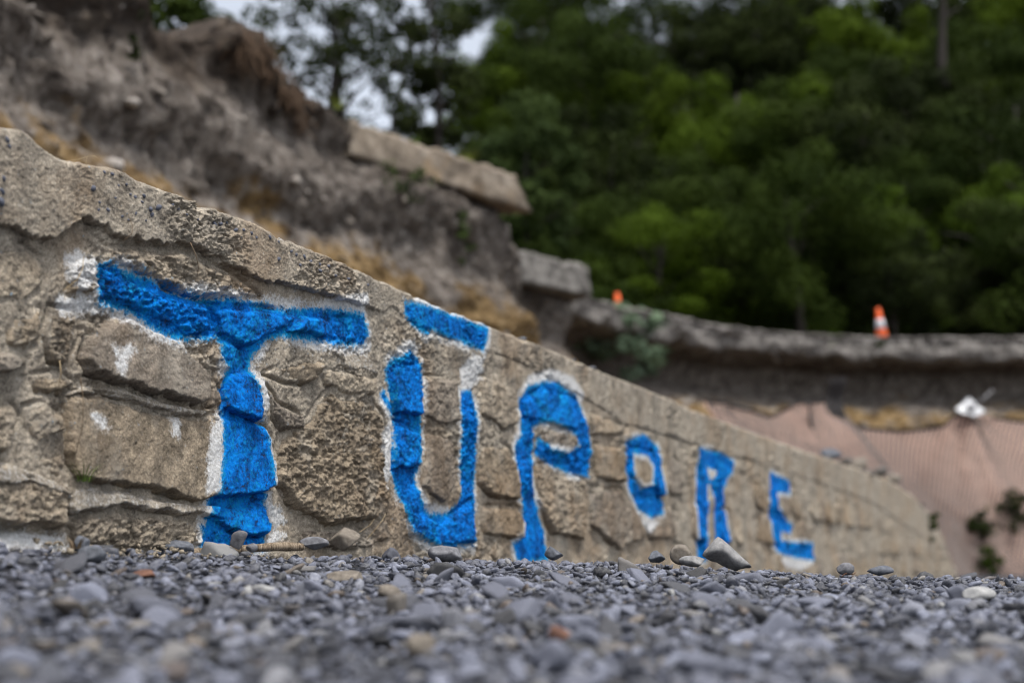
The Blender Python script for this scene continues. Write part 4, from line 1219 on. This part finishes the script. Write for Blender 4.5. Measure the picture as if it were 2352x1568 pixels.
# erosion mesh: pink sheet, wire net, dark hem
def idx_px(x, k0=13): 
    c = np.where(TK > k0)[0]
    return c[np.argmin(np.abs(TPX[c] - x))]
def net_off(z):
    return np.interp(z, [-.3, .1, 2.0, 3.4, 4.0, 4.6, 5.2], [5.1, 4.75, 2.85, 1.15, .55, .25, .15])
i0, i1 = idx_px(1545), idx_px(2900)
nt_i = np.linspace(i0, i1, 190)
def lerp(arr, fi):
    lo = np.floor(fi).astype(int); hi_ = np.minimum(lo + 1, len(arr) - 1); w = (fi - lo)
    return arr[lo] * (1 - w)[:, None] + arr[hi_] * w[:, None]
NE, NNrm = lerp(Es, nt_i), lerp(EN, nt_i)
colpx = np.interp(nt_i, np.arange(NT), TPX)
zt_px = np.array([(1500, 915), (1600, 925), (1660, 945), (1700, 958), (1745, 940), (1775, 924), (1890, 920), (1902, 984), (2000, 998), (2090, 990), (2110, 972), (2150, 957), (2200, 960), (2300, 972), (2450, 985), (2600, 975), (3000, 960)], float)
dY = NE[:, 1] + NNrm[:, 1] * .6
yy_ = np.interp(colpx, zt_px[:, 0], zt_px[:, 1])
ztop_net = np.array([at_y(cx_, y_, Y_)[2] for cx_, y_, Y_ in zip(colpx, yy_, dY)])
q = np.linspace(0, 1, 110)
nz = ztop_net[:, None] * (1 - q)[None] + (-.05) * q[None]
ia = np.argmin(np.abs(colpx - 2150))
za = ztop_net[ia] - .05
along = np.concatenate([[0], np.cumsum(np.hypot(*np.diff(NE, axis=0).T))])
du = along[:, None] - along[ia]
rr_ = np.hypot(du, (nz - za) * 1.1)
wid = 1.0 + .55 * np.maximum(za - nz, 0)
tent = 1.25 * np.exp(-np.sqrt((du / wid) ** 2 + .015)) * np.exp(-np.maximum(za - nz, 0) / 7.0) * np.exp(-np.maximum(nz - za, 0) / .5) / math.exp(-.12) + .35 * np.exp(-np.abs(du + (za - nz) * .05) / .35) * np.exp(-np.abs(nz - za) / 1.6)
theta = np.arctan2(za - nz, du)
fold = .07 * np.sin(theta * 11 + 1.5 * np.sin(theta * 3)) * np.exp(-rr_ / 2.2) * sstep(.2, .7, rr_)
sag_ = .30 * fbm2(du * .45, nz * .6, 4, 15, .55) + .06 * fbm2(du * 1.4, nz * 1.8, 2, 16)
no = net_off(nz) + tent + fold + sag_ + .25
nv = np.empty(nz.shape + (3,))
nv[..., :2] = NE[:, None] + NNrm[:, None] * no[..., None]
nv[..., 2] = nz
net_base = nv[ia, 60]
net = empty('erosion_mesh', net_base, 'pink erosion cloth under wire netting draped down the slip below the road', 'netting')
nf = grid_faces(*nz.shape)
back = nv.copy(); back[..., :2] -= NNrm[:, None] * .02
part('cloth', nv.reshape(-1, 3), nf, M['geotextile'], net)
up = np.zeros(nv.shape); up[..., :2] = NNrm[:, None] * .03; up[..., 2] = .012
wires = MB()
surf = nv + up
def strip(line, wdt, side):
    n_ = len(line)
    v = np.concatenate([line - side * wdt, line + side * wdt])
    i = np.arange(n_ - 1)
    wires.add(v, np.stack([i, i + 1, i + 1 + n_, i + n_], -1))
def surf_at(fi, fj):
    i = np.clip(fi, 0, nz.shape[0] - 1.001); j = np.clip(fj, 0, nz.shape[1] - 1.001)
    a_, b_ = i.astype(int), j.astype(int); u, w = (i - a_)[:, None], (j - b_)[:, None]
    return (surf[a_, b_] * (1 - u) + surf[a_ + 1, b_] * u) * (1 - w) + (surf[a_, b_ + 1] * (1 - u) + surf[a_ + 1, b_ + 1] * u) * w
NI, NJ = nz.shape
kk = np.linspace(0, NJ - 1, 60)
for c0 in np.arange(-60, NI + 60, 1.6):
    fi = c0 + (kk - NJ / 2) * .32
    okk = (fi >= 0) & (fi <= NI - 1)
    if okk.sum() > 2: strip(surf_at(fi[okk], kk[okk]), .020, np.array([1.0, 0, 0]))
    fi = c0 - (kk - NJ / 2) * .32
    okk = (fi >= 0) & (fi <= NI - 1)
    if okk.sum() > 2: strip(surf_at(fi[okk], kk[okk]), .020, np.array([1.0, 0, 0]))
wv, wf = wires.get()
part('wire_net', wv, wf, M['wire'], net, kind='stuff')
hem = MB()
for x0_, x1_ in ((1500, 1895), (1900, 2190), (2225, 2900)):
    c = np.where((colpx >= x0_) & (colpx <= x1_))[0]
    L_ = nv[c, 1] + np.append(NNrm[c[0]] * .04, .03)
    hem.tube(L_, .035, 6)
part('hem_rope', *hem.get(), M['dark_cloth'], net)

# anchor: bent square plate with a rod through it
ap = nv[ia, 1] + np.append(NNrm[ia] * .10, .04)
anchor = empty('ground_anchor', ap, 'white square anchor plate with a steel rod on the peak of the pink netting', 'anchor')
pn = np.append(NNrm[ia], .95); pn /= np.linalg.norm(pn)
ux = np.array([1.0, 0, 0]); uy = np.cross(pn, ux); uy /= np.linalg.norm(uy); ux = np.cross(uy, pn)
hs = .27
V = []
N_ = 11
for sgn in (1, -1):
    for a_ in np.linspace(-1, 1, N_):
        for b_ in np.linspace(-1, 1, N_):
            r2 = a_ * a_ + b_ * b_
            dz = -.09 * math.exp(-r2 * 7) + .05 * (abs(a_) ** 2 + abs(b_) ** 2) * (1 if a_ * b_ > 0 else -.3)
            ca, sa = math.cos(.70), math.sin(.70)
            aa, bb = a_ * ca - b_ * sa, a_ * sa + b_ * ca
            V.append(ap + ux * aa * hs + uy * bb * hs + pn * (dz + sgn * .015))
f = np.concatenate([grid_faces(N_, N_), grid_faces(N_, N_, off=N_ * N_)[:, ::-1]])
ii = np.arange(N_ * N_).reshape(N_, N_)
rim = np.concatenate([ii[0], ii[1:, -1], ii[-1, -2::-1], ii[-2:0:-1, 0]])
rj = np.roll(rim, -1)
f = np.concatenate([f, np.stack([rim, rj, rj + N_ * N_, rim + N_ * N_], -1)])
part('plate', np.array(V), f, M['galv'], anchor)
rod_d = at_y(2264, 903, ap[1] - .25) - at_y(2216, 944, ap[1])
mb = MB(); mb.tube(np.array([ap - rod_d * .15, ap + rod_d * .5, ap + rod_d * .98]), .022, 8)
part('rod', *mb.get(), M['steel'], anchor)
mb = MB(); mb.tube(np.array([ap + pn * .06, ap + pn * .09, ap + pn * .15]), [.13, .13, .09], 6)
part('nut', *mb.get(), M['steel'], anchor, smooth=False)
e_ = ap + rod_d
mb = MB(); mb.tube(np.array([e_ - rod_d * .05, e_, e_ + rod_d * .06]), [.035, .05, .03], 8)
part('rod_end', *mb.get(), M['steel'], anchor)

# torn dark cloth and a post left hanging under the road edge
def hang(name, x, y0, y1, w, mat, label, cat, off=.95, seed=1):
    i = idx_px(x)
    Y = Es[i, 1] + EN[i, 1] * off
    k = np.linspace(0, 1, 14)
    lft = np.array([at_y(x - w / 2 + 4 * math.sin(5 * t + seed), y0 + (y1 - y0) * t, Y) for t in k])
    rgt = np.array([at_y(x + w / 2 + 5 * math.sin(7 * t + seed), y0 + (y1 - y0) * t, Y) for t in k])
    mid = (lft + rgt) / 2 + np.array([0, -.10, 0]) * np.sin(k * 8 + seed)[:, None]
    V = np.stack([lft, mid, rgt], 1)
    Vb = V + np.array([0, .03, 0])
    v = np.concatenate([V.reshape(-1, 3), Vb.reshape(-1, 3)])
    f = grid_faces(14, 3)
    return tag(obj(name, v, np.concatenate([f, f[:, ::-1] + 42]), mat), label, cat)
hang('torn_cloth', 1919, 866, 966, 40, M['dark_cloth'], 'torn dark cloth hanging under the road edge beside the ochre soil', 'cloth', .95, 1)
i = idx_px(1862); Y = Es[i, 1] + EN[i, 1] * 1.6
mb = MB(); mb.tube(np.array([at_y(1858, 918, Y), at_y(1862, 960, Y), at_y(1866, 1000, Y)]), .045, 8)
tag(obj('steel_post', *mb.get(), M['dark_cloth']), 'thin dark post standing in front of the pink cloth below the road', 'post')

# cones on the road
def cone(x, ytop, ybase, lean, label, b0, b1, tall=.92):
    p = at_z(x, ytop, H + .01 + tall)
    p[2] = H + .01
    root = empty('traffic_cone', p, label, 'traffic cone', 'traffic cones on the road edge')
    R = np.array(Euler((0, lean, 0)).to_matrix())
    def put(name, prof, mat, seg=28, square=False):
        v, f = revolve(prof, seg)
        part(name, v @ R.T + p, f, mat, root)
    def rad(z): return .055 + (tall - z) / tall * .12
    put('body', [(.16, .035), (rad(.05) + .006, .05), (rad(.3), .3), (rad(.6), .6), (rad(tall - .02), tall - .02), (rad(tall) - .012, tall), (.03, tall), (.028, tall - .06)], M['orange'])
    put('reflective_band', [(rad(b0) + .001, b0), (rad(b0) + .005, b0 + .002), (rad(b1) + .005, b1 - .002), (rad(b1) + .001, b1)], M['band'])
    # square base with rounded corners
    V = []
    for z_, s_ in ((0, .22), (.035, .22), (.045, .20)):
        for t in np.arange(24) * 2 * math.pi / 24:
            c_, s2 = math.cos(t), math.sin(t)
            m_ = max(abs(c_), abs(s2)); k_ = s_ / m_ * (1 - .10 * (1 - m_) / .293)
            V.append((c_ * k_, s2 * k_, z_))
    V.append((0, 0, 0)); V.append((0, 0, .045))
    i_ = np.arange(72).reshape(3, 24); j_ = np.roll(i_, -1, 1)
    f = np.stack([i_[:-1], j_[:-1], j_[1:], i_[1:]], -1).reshape(-1, 4)
    f3 = np.concatenate([np.stack([np.full(24, 72), j_[0], i_[0]], -1), np.stack([np.full(24, 73), i_[2], j_[2]], -1)])
    part('base', np.array(V) @ R.T + p, [f3, f], M['rubber'], root, smooth=False)
    return root
cone(2024, 707, 776, -.10, 'orange traffic cone with a white band leaning on the road edge above the pink netting', .33, .60)
cone(1422, 672, 702, -.06, 'orange traffic cone standing alone behind the road edge above the pale shrub', .16, .36)

# ------------------------------------------------------------------ VEGETATION
def crown_mesh(name, seed, r, ncl, nlf, leaf, shape=1.0, clump=.33, up=.35):
    g = np.random.default_rng(seed)
    d = g.normal(size=(ncl, 3)); d /= np.linalg.norm(d, axis=1)[:, None]
    rad = g.random(ncl) ** .45
    C = d * rad[:, None] * np.array(r) * (1 + .25 * fbm3(d * 2 + seed, 2, seed))[:, None]
    cs = clump * np.array(r).mean() * g.uniform(.6, 1.25, ncl)
    n = ncl * nlf
    ci = np.repeat(np.arange(ncl), nlf)
    ld = g.normal(size=(n, 3)); ld /= np.linalg.norm(ld, axis=1)[:, None]
    P = C[ci] + ld * (cs[ci] * g.random(n) ** .28)[:, None] * np.array([1, 1, .7])
    nrm = ld * 1.0 + g.normal(size=(n, 3)) * .45 + np.array([0, 0, up])
    nrm /= np.linalg.norm(nrm, axis=1)[:, None]
    a = np.cross(nrm, g.normal(size=(n, 3))); a /= np.linalg.norm(a, axis=1)[:, None]
    b = np.cross(nrm, a)
    L = leaf * g.uniform(.6, 1.4, n)[:, None]
    v = np.stack([P - a * L, P + b * L * .42 + nrm * L * .12, P + a * L, P - b * L * .42 + nrm * L * .12], 1).reshape(-1, 3)
    f = np.arange(n * 4).reshape(n, 4)
    tone = np.repeat(np.clip(g.random(ncl)[ci] * .7 + .3 * g.random(n), 0, 1), 4)
    return mesh_data(name, v, f, {'tone': tone}, smooth=False)
def trunk_mesh(name, seed, h, r, crown_r, nl=6, bend=.06):
    g = np.random.default_rng(seed)
    mb = MB()
    k = np.linspace(0, 1, 9)
    ax = np.stack([bend * h * np.sin(k * 3 + seed) * k, bend * h * np.cos(k * 2.3 + seed) * k, h * k], -1)
    mb.tube(ax, r * (1 - .75 * k) * (1 + .5 * np.exp(-k * 12)), 8)
    for i in range(nl):
        t = .35 + .6 * i / nl
        b = np.array([np.interp(t, k, ax[:, q]) for q in range(3)])
        a = i * 2.4 + g.random()
        L = crown_r * g.uniform(.6, .95)
        e = b + np.array([math.cos(a) * L, math.sin(a) * L, L * g.uniform(.3, .8)])
        m_ = (b + e) / 2 + np.array([0, 0, L * .1])
        mb.tube(np.array([b, m_, e]), [r * (1 - .7 * t) * .6, r * .25, r * .08], 6)
    v, f = mb.get()
    return mesh_data(name, v, f)
def make_tree(name, pos, crown_me, trunk_me, sc, label, group, rz, czl, cat='tree', mat=None):
    root = empty(name, pos, label, cat, group)
    root.rotation_euler = (0, 0, rz)
    root.scale = sc
    t = link('trunk', trunk_me, M['bark'], root)
    c = link('crown', crown_me, mat, root, (0, 0, czl))
    return root
BUSH = [crown_mesh('crown', 200 + i, (2.75 + .25 * (i % 3), 2.7, 2.5 + .3 * (i % 2)), 40, 330, .085, clump=.30) for i in range(4)]
for b_ in BUSH: b_.materials.append(M['leaf'])
BUSHB = [crown_mesh('crown', 240 + i, (2.8, 2.7, 2.2 + .4 * i), 38, 330, .085, clump=.30) for i in range(2)]
for b_ in BUSHB: b_.materials.append(M['leaf_bright'])
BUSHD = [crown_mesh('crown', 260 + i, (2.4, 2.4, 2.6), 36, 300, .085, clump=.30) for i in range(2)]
for b_ in BUSHD: b_.materials.append(M['leaf_dark'])  # darker leaf colour than the other crowns
TRK = [trunk_mesh('trunk', 300 + i, 4.6, .16, 2.0) for i in range(3)]
for t_ in TRK: t_.materials.append(M['bark'])
rt = random.Random(4)
ROWS = [(43.5, 885, 2500, 118, .86), (49, 890, 2560, 135, 1.0), (56, 905, 2580, 150, 1.15), (65, 985, 2620, 160, 1.3), (76, 1080, 2640, 165, 1.5), (90, 1160, 2650, 170, 1.75)]
ZN = [(1130, 'beside the sky gap'), (1330, 'left of the left cone'), (1560, 'above the left cone'), (1900, 'between the two cones'), (2150, 'above the right cone'), (9999, 'right of the right cone')]
RN = ['right behind the road', 'low on the hillside', 'midway up the lower hillside', 'halfway up the hillside', 'high on the hillside', 'near the hilltop']
def zone(x): return next(n for lim, n in ZN if x < lim)
def tree_label(kind, ri, x, yy):
    return {'n': 'dark evergreen tree', 'b': 'yellow green bushy tree', 'd': 'blackish green tree'}[kind] + ' ' + RN[ri] + ', ' + zone(x)
LAB = {'n': 'dark evergreen tree in the dense bush on the hillside above the road',
       'b': 'brighter yellow green tree in the dense bush on the hillside above the road',
       'd': 'blackish green tree in the dense bush at the foot of the hillside'}
for ri, (Y, xa, xb, dx, sc) in enumerate(ROWS):
    x = xa
    while x < xb:
        X = (x + rt.uniform(-40, 40) - CX) * Y / (FPX / COSP)
        yy = Y + rt.uniform(-2.2, 2.2)
        z_ = hill_z(X, yy)
        u = rt.random()
        pb = .55 if (ri in (1, 2, 3) and 1250 < x < 1700) or (ri >= 1 and x > 2000) else .12
        pd = .55 if ri == 0 and x > 1500 else (.35 if ri >= 4 else .12)
        kind = 'b' if u < pb else ('d' if u < pb + pd else 'n')
        me = {'n': BUSH, 'b': BUSHB, 'd': BUSHD}[kind]
        s_ = sc * rt.uniform(.8, 1.2)
        hgt = rt.uniform(.85, 1.25)
        make_tree('bush_tree', (X, yy, z_ - .2), me[rt.randrange(len(me))], TRK[rt.randrange(3)], (s_, s_, s_ * hgt), tree_label(kind, ri, x, yy), 'trees of the hillside bush', rt.uniform(0, 6.28), 3.0)
        x += dx * rt.uniform(.75, 1.2)
# low bushes right behind the road
LOWB = [crown_mesh('crown', 400 + i, (1.2, 1.1, .9), 26, 120, .07) for i in range(3)]
for b_ in LOWB: b_.materials.append(M['leaf'])
STB = trunk_mesh('stem', 420, 1.0, .05, .7, 5); STB.materials.append(M['bark'])
for k in range(17):
    x = 1200 + k * 78 + rt.uniform(-25, 25)
    i = idx_px(min(x, 2500), 15.8)
    Y = Es[i, 1] + 5.5 + rt.uniform(0, 2.0)
    X = (x - CX) * Y / (FPX / COSP)
    s_ = rt.uniform(.7, 1.25)
    root = empty('roadside_bush', (X, Y, max(H, hill_z(X, Y)) - .05), 'low green bush across the road, ' + zone(x), 'bush', 'low bushes along the road')
    root.scale = (s_, s_, s_ * rt.uniform(.8, 1.2)); root.rotation_euler = (0, 0, rt.uniform(0, 6))
    link('stem', STB, M['bark'], root)
    link('crown', LOWB[rt.randrange(3)], M['leaf'], root, (0, 0, .85))

# distinct trees
def single_tree(name, x, ybase, Y, h, crown_r, label, seed, leaf, mat, ncl=40, nlf=90, trunk_r=.14, zc=None, clump=.33, nl=6, group=None, zbase=None):
    p = at_y(x, ybase, Y)
    if zbase is not None: p[2] = zbase
    cm = crown_mesh('crown', seed, crown_r, ncl, nlf, leaf, clump=clump)
    cm.materials.append(mat)
    tm = trunk_mesh('trunk', seed + 1, h, trunk_r, crown_r[0], nl)
    root = empty(name, p, label, 'tree', group)
    link('trunk', tm, M['bark'], root)
    link('crown', cm, mat, root, (0, 0, zc if zc is not None else h))
    return root
single_tree('tall_tree', 738, 300, 28, 5.4, (1.75, 1.5, 1.9), 'tall open tree with a bare forked trunk against the sky', 501, .075, M['leaf_dark'], 42, 60, .14, 4.7, .22, 9, zbase=H)
single_tree('tall_tree', 800, 300, 30, 6.0, (1.5, 1.4, 2.3), 'slim dark tree with its trunk beside the forked one against the sky', 511, .075, M['leaf_dark'], 40, 60, .12, 5.4, .22, 8, zbase=H)
single_tree('tall_tree', 985, 300, 33, 8.5, (1.2, 1.2, 3.0), 'dark conifer like tree at the edge of the sky gap', 521, .09, M['leaf_dark'], 44, 130, .14, 5.6, .25, 9, zbase=H)
single_tree('tall_tree', 905, 300, 36, 8.0, (2.0, 1.7, 2.2), 'dusky broad tree filling the gap below the sky beside the conifer', 531, .09, M['leaf_dark'], 40, 150, .14, 3.4, .28, 6, zbase=H)
single_tree('tall_tree', 640, 300, 31, 6.5, (1.3, 1.2, 1.2), 'thin leaning tree with sparse leaves left of the forked tree', 541, .07, M['leaf_dark'], 14, 22, .08, 6.1, .22, 7, zbase=H)
single_tree('leafy_tree', 392, 60, 23, 3.0, (.95, 1.2, 1.3), 'green leafy tree rising behind the bank at the upper left', 551, .09, M['leaf'], 40, 80, .10, 2.7, .3, 5, zbase=H)
single_tree('column_tree', 1225, 560, 41, 6.2, (1.35, 1.3, 2.9), 'pale green column shaped tree standing out from the dark bush', 561, .12, M['leaf_pale'], 52, 80, .14, 5.0, .26, 6, zbase=H)
single_tree('bare_trunk_tree', 2165, 200, 62, 9.0, (2.0, 2.0, 1.6), 'tree with a pale bare trunk high on the hillside at the upper right', 571, .16, M['leaf_dark'], 36, 80, .22, 8.6, .3, 5)

# shrub on the bank, grass and hanging plants
def bank_hit(x, y):
    r = Vector(ray(x, y)).normalized()
    h = BANK_BVH.ray_cast(Vector((0, 0, CAMZ)), r)
    return np.array(h[0]) - np.array(r) * .06 if h[0] is not None else None
def shrub(name, x, y, w, h, leaf, mat, label, seed, ncl=22, nlf=46, cat='shrub'):
    p = bank_hit(x, y)
    if p is None: p = at_y(x, y, 30)
    dep = to_px(p)[2]
    k = dep / FPX
    root = empty(name, p - np.array([0, 0, h * k * .5]), label, cat)
    cm = crown_mesh('foliage', seed, (w * k * .5, w * k * .35, h * k * .5), ncl, nlf, leaf, clump=.35)
    cm.materials.append(mat)
    link('foliage', cm, mat, root, (0, -.35, h * k * .5))
    tm = trunk_mesh('stem', seed + 1, h * k * .7, .02, w * k * .4, 5)
    link('stem', tm, M['bark'], root)
    return root
shrub('shrub', 1425, 785, 210, 160, .11, M['leaf_grey'], 'pale grey green leafy shrub growing on the bank below the left cone', 601, 26, 40)
shrub('shrub', 1505, 830, 90, 70, .07, M['leaf_grey'], 'small pale shrub at the right foot of the larger pale shrub', 603, 10, 30)
shrub('creeper', 940, 430, 150, 90, .04, M['leaf_pale'], 'thin creeper hanging below the left part of the concrete slab', 605, 12, 18, 'creeper')
shrub('creeper', 1065, 560, 36, 150, .045, M['leaf_pale'], 'narrow green climbing plant on the bank below the slab', 607, 9, 20, 'creeper')
shrub('creeper', 330, 150, 40, 190, .035, M['leaf_dark'], 'dark creeper trailing down the bank at the upper left', 609, 9, 20, 'creeper')
shrub('weed', 1908, 790, 52, 44, .06, M['leaf_bright'], 'green weed growing from the road edge left of the right cone', 611, 8, 24, 'weed')
shrub('weed', 2010, 790, 34, 26, .05, M['leaf'], 'small dark weed on the road edge below the right cone', 613, 6, 20, 'weed')
def net_plant(x, y, w, h, label, seed, mat, leaf=.055):
    Y = 33.0
    for _ in range(6):
        p = at_y(x, y, Y)
        jj = np.argmin(np.abs(nv[..., 0] - p[0]) + np.abs(nv[..., 2] - p[2]))
        Y = nv.reshape(-1, 3)[jj][1]
    p = at_y(x, y, Y - .15)
    k = to_px(p)[2] / FPX
    root = empty('shrub', p - np.array([0, 0, h * k * .5]), label, 'shrub')
    cm = crown_mesh('foliage', seed, (w * k * .62, .35, h * k * .6), 30, 20, leaf, clump=.34)
    cm.materials.append(mat)
    link('foliage', cm, mat, root, (0, 0, h * k * .5))
    tm = trunk_mesh('stem', seed + 1, h * k * .7, .015, w * k * .4, 5)
    link('stem', tm, M['bark'], root)
net_plant(2318, 1195, 90, 120, 'dark scrubby shrub growing through the netting at the right edge of the photo', 621, M['leaf_dark'])
net_plant(2330, 1165, 60, 70, 'brownish scrub above the dark shrub on the netting', 623, M['leaf_dark'])
net_plant(2250, 1205, 34, 60, 'small dark shrub on the netting left of the scrubby one', 625, M['leaf_dark'])
net_plant(2268, 1290, 50, 56, 'olive green shrub at the foot of the pink netting', 627, M['leaf'])
# weed on the far end of the wall
p = at_y(2144, 1205, 21.0)
root = empty('weed', p - np.array([0, 0, .2]), 'small green weed growing at the far end of the stone wall', 'weed')
cm = crown_mesh('foliage', 631, (.10, .10, .22), 10, 26, .035); cm.materials.append(M['leaf'])
link('foliage', cm, M['leaf'], root, (0, 0, .2))

def edge_tuft(x, y, n, h, spread, w, mat, label, seed):
    p = bank_hit(x, y + 8)
    if p is None: p = at_z(x, y, H)
    p = p + np.array([0, .05, 0])
    return tuft('grass_tuft', p, n, h, spread, w, mat, label, 'grass', seed)
edge_tuft(846, 308, 40, .30, .22, .018, M['yellow_grass'], 'yellow green tuft at the left end of the concrete slab', 11)
pt = at_z(1072, 384, H + .05)
tuft('grass_tuft', pt, 60, .36, .30, .018, M['yellow_grass'], 'yellow green tuft on top of the concrete slab near its broken end', 'grass', 12)
pt = at_z(955, 332, H + .05)
tuft('grass_tuft', pt, 30, .22, .22, .016, M['grass'], 'low green tuft on the middle of the concrete slab', 'grass', 13)
edge_tuft(775, 246, 40, .26, .30, .016, M['yellow_grass'], 'thin green tuft on the bank edge under the forked tree', 14)
# dead grass hanging over the soil mound
g = np.random.default_rng(15)
V, F, n0 = [], [], 0
for k in range(420):
    x = g.uniform(540, 690); y = np.interp(x, [540, 600, 650, 690], [58, 62, 120, 205]) + g.random() ** 1.2 * 110
    p = bank_hit(x, y)
    if p is None: continue
    d_ = np.array([g.normal(.2, .6), g.normal(-.25, .3), 0])
    L = g.uniform(.06, .26)
    t = np.linspace(0, 1, 5)
    c = p + d_ * (L * t)[:, None] + np.array([0, 0, 1]) * (L * (.5 * t - 1.3 * t ** 2))[:, None]
    sd_ = np.array([.8, .3, .2]) * .007
    V += [c - sd_, c + sd_]
    i_ = np.arange(4) + n0
    F.append(np.stack([i_, i_ + 5, i_ + 6, i_ + 1], -1)); n0 += 10
if V:
    tag(obj('dead_grass', np.concatenate(V), np.concatenate(F), M['dead_grass']), 'brown dead grass and roots matted over the soil mound', 'grass', kind='stuff')

# loose rubble on the far end of the wall top
for i, (x, y, w, h) in enumerate([(1922, 1052, 52, 30), (1958, 1062, 36, 24), (1992, 1070, 56, 34), (2030, 1082, 40, 28), (2066, 1104, 50, 30), (1375, 845, 20, 10), (1215, 778, 30, 12), (1330, 826, 14, 8)]):
    s_, z_ = wall_sz(x, y)
    p = wp(np.array(s_), np.array(ztop(s_)), np.array(-.06 if i < 5 else -.03))
    k = to_px(p)[2] / FPX
    v, f = rock(3, 800 + i, (1, .8, .7), 8, .3, .04)
    v = v / np.abs(v).max(0) * np.array([w * k * .5, w * k * .4, h * k * .5])
    lab = ['dark rubble lump at the left end of the stones on the far wall top', 'small rubble piece beside the dark lump on the far wall top', 'wide rubble piece in the middle of the stones on the far wall top',
           'squat rubble piece right of the wide one on the far wall top', 'rubble piece at the right end of the stones on the far wall top', 'bluish pebble lying on the wall top above the letter O',
           'flat dark pebble lying on the wall top above the letter P', 'tiny pebble between the flat and the bluish one on the wall top'][i]
    tag(obj('rubble_stone' if i < 5 else 'pebble_stone', v + p + np.array([0, 0, h * k * .5]), f, M['rock_slate'] if i in (0, 5, 6, 7) else M['rock_tan' if i in (2, 4) else 'rubble_grey']), lab, 'rock' if i < 5 else 'pebble')
# small rubble scattered over the far end of the wall top
g = np.random.default_rng(99)
ns = 150
sr = g.uniform(9.5, 19.5, ns); orr = -g.uniform(.0, .30, ns)
rp = wp(sr, ztop(sr) - .01 + .02 * g.random(ns), orr)
v, f, tn = scatter(rp, .018 * 4.0 ** (g.random(ns) ** 1.8), np.full(ns, 2), rot_mats(ns, g, .8), g.random(ns), g)
part('rubble', v, f, M['rubble_grey'], wall, kind='stuff')
# alike trees and bushes: told apart by their order along the hillside
by = {}
for o in SC.objects:
    if o.get('group') in ('trees of the hillside bush', 'low bushes along the road'):
        by.setdefault(o['label'], []).append(o)
ORD = ['leftmost', 'second from left', 'third from left', 'fourth from left', 'fifth from left', 'sixth from left']
for lab, os_ in by.items():
    if len(os_) > 1:
        os_.sort(key=lambda q: to_px(np.array(q.location))[0])
        for k, o in enumerate(os_): o['label'] = lab + ', ' + ORD[min(k, 5)]
print('tris', sum(len(o.data.polygons) * 1 for o in SC.objects if o.type == 'MESH'))
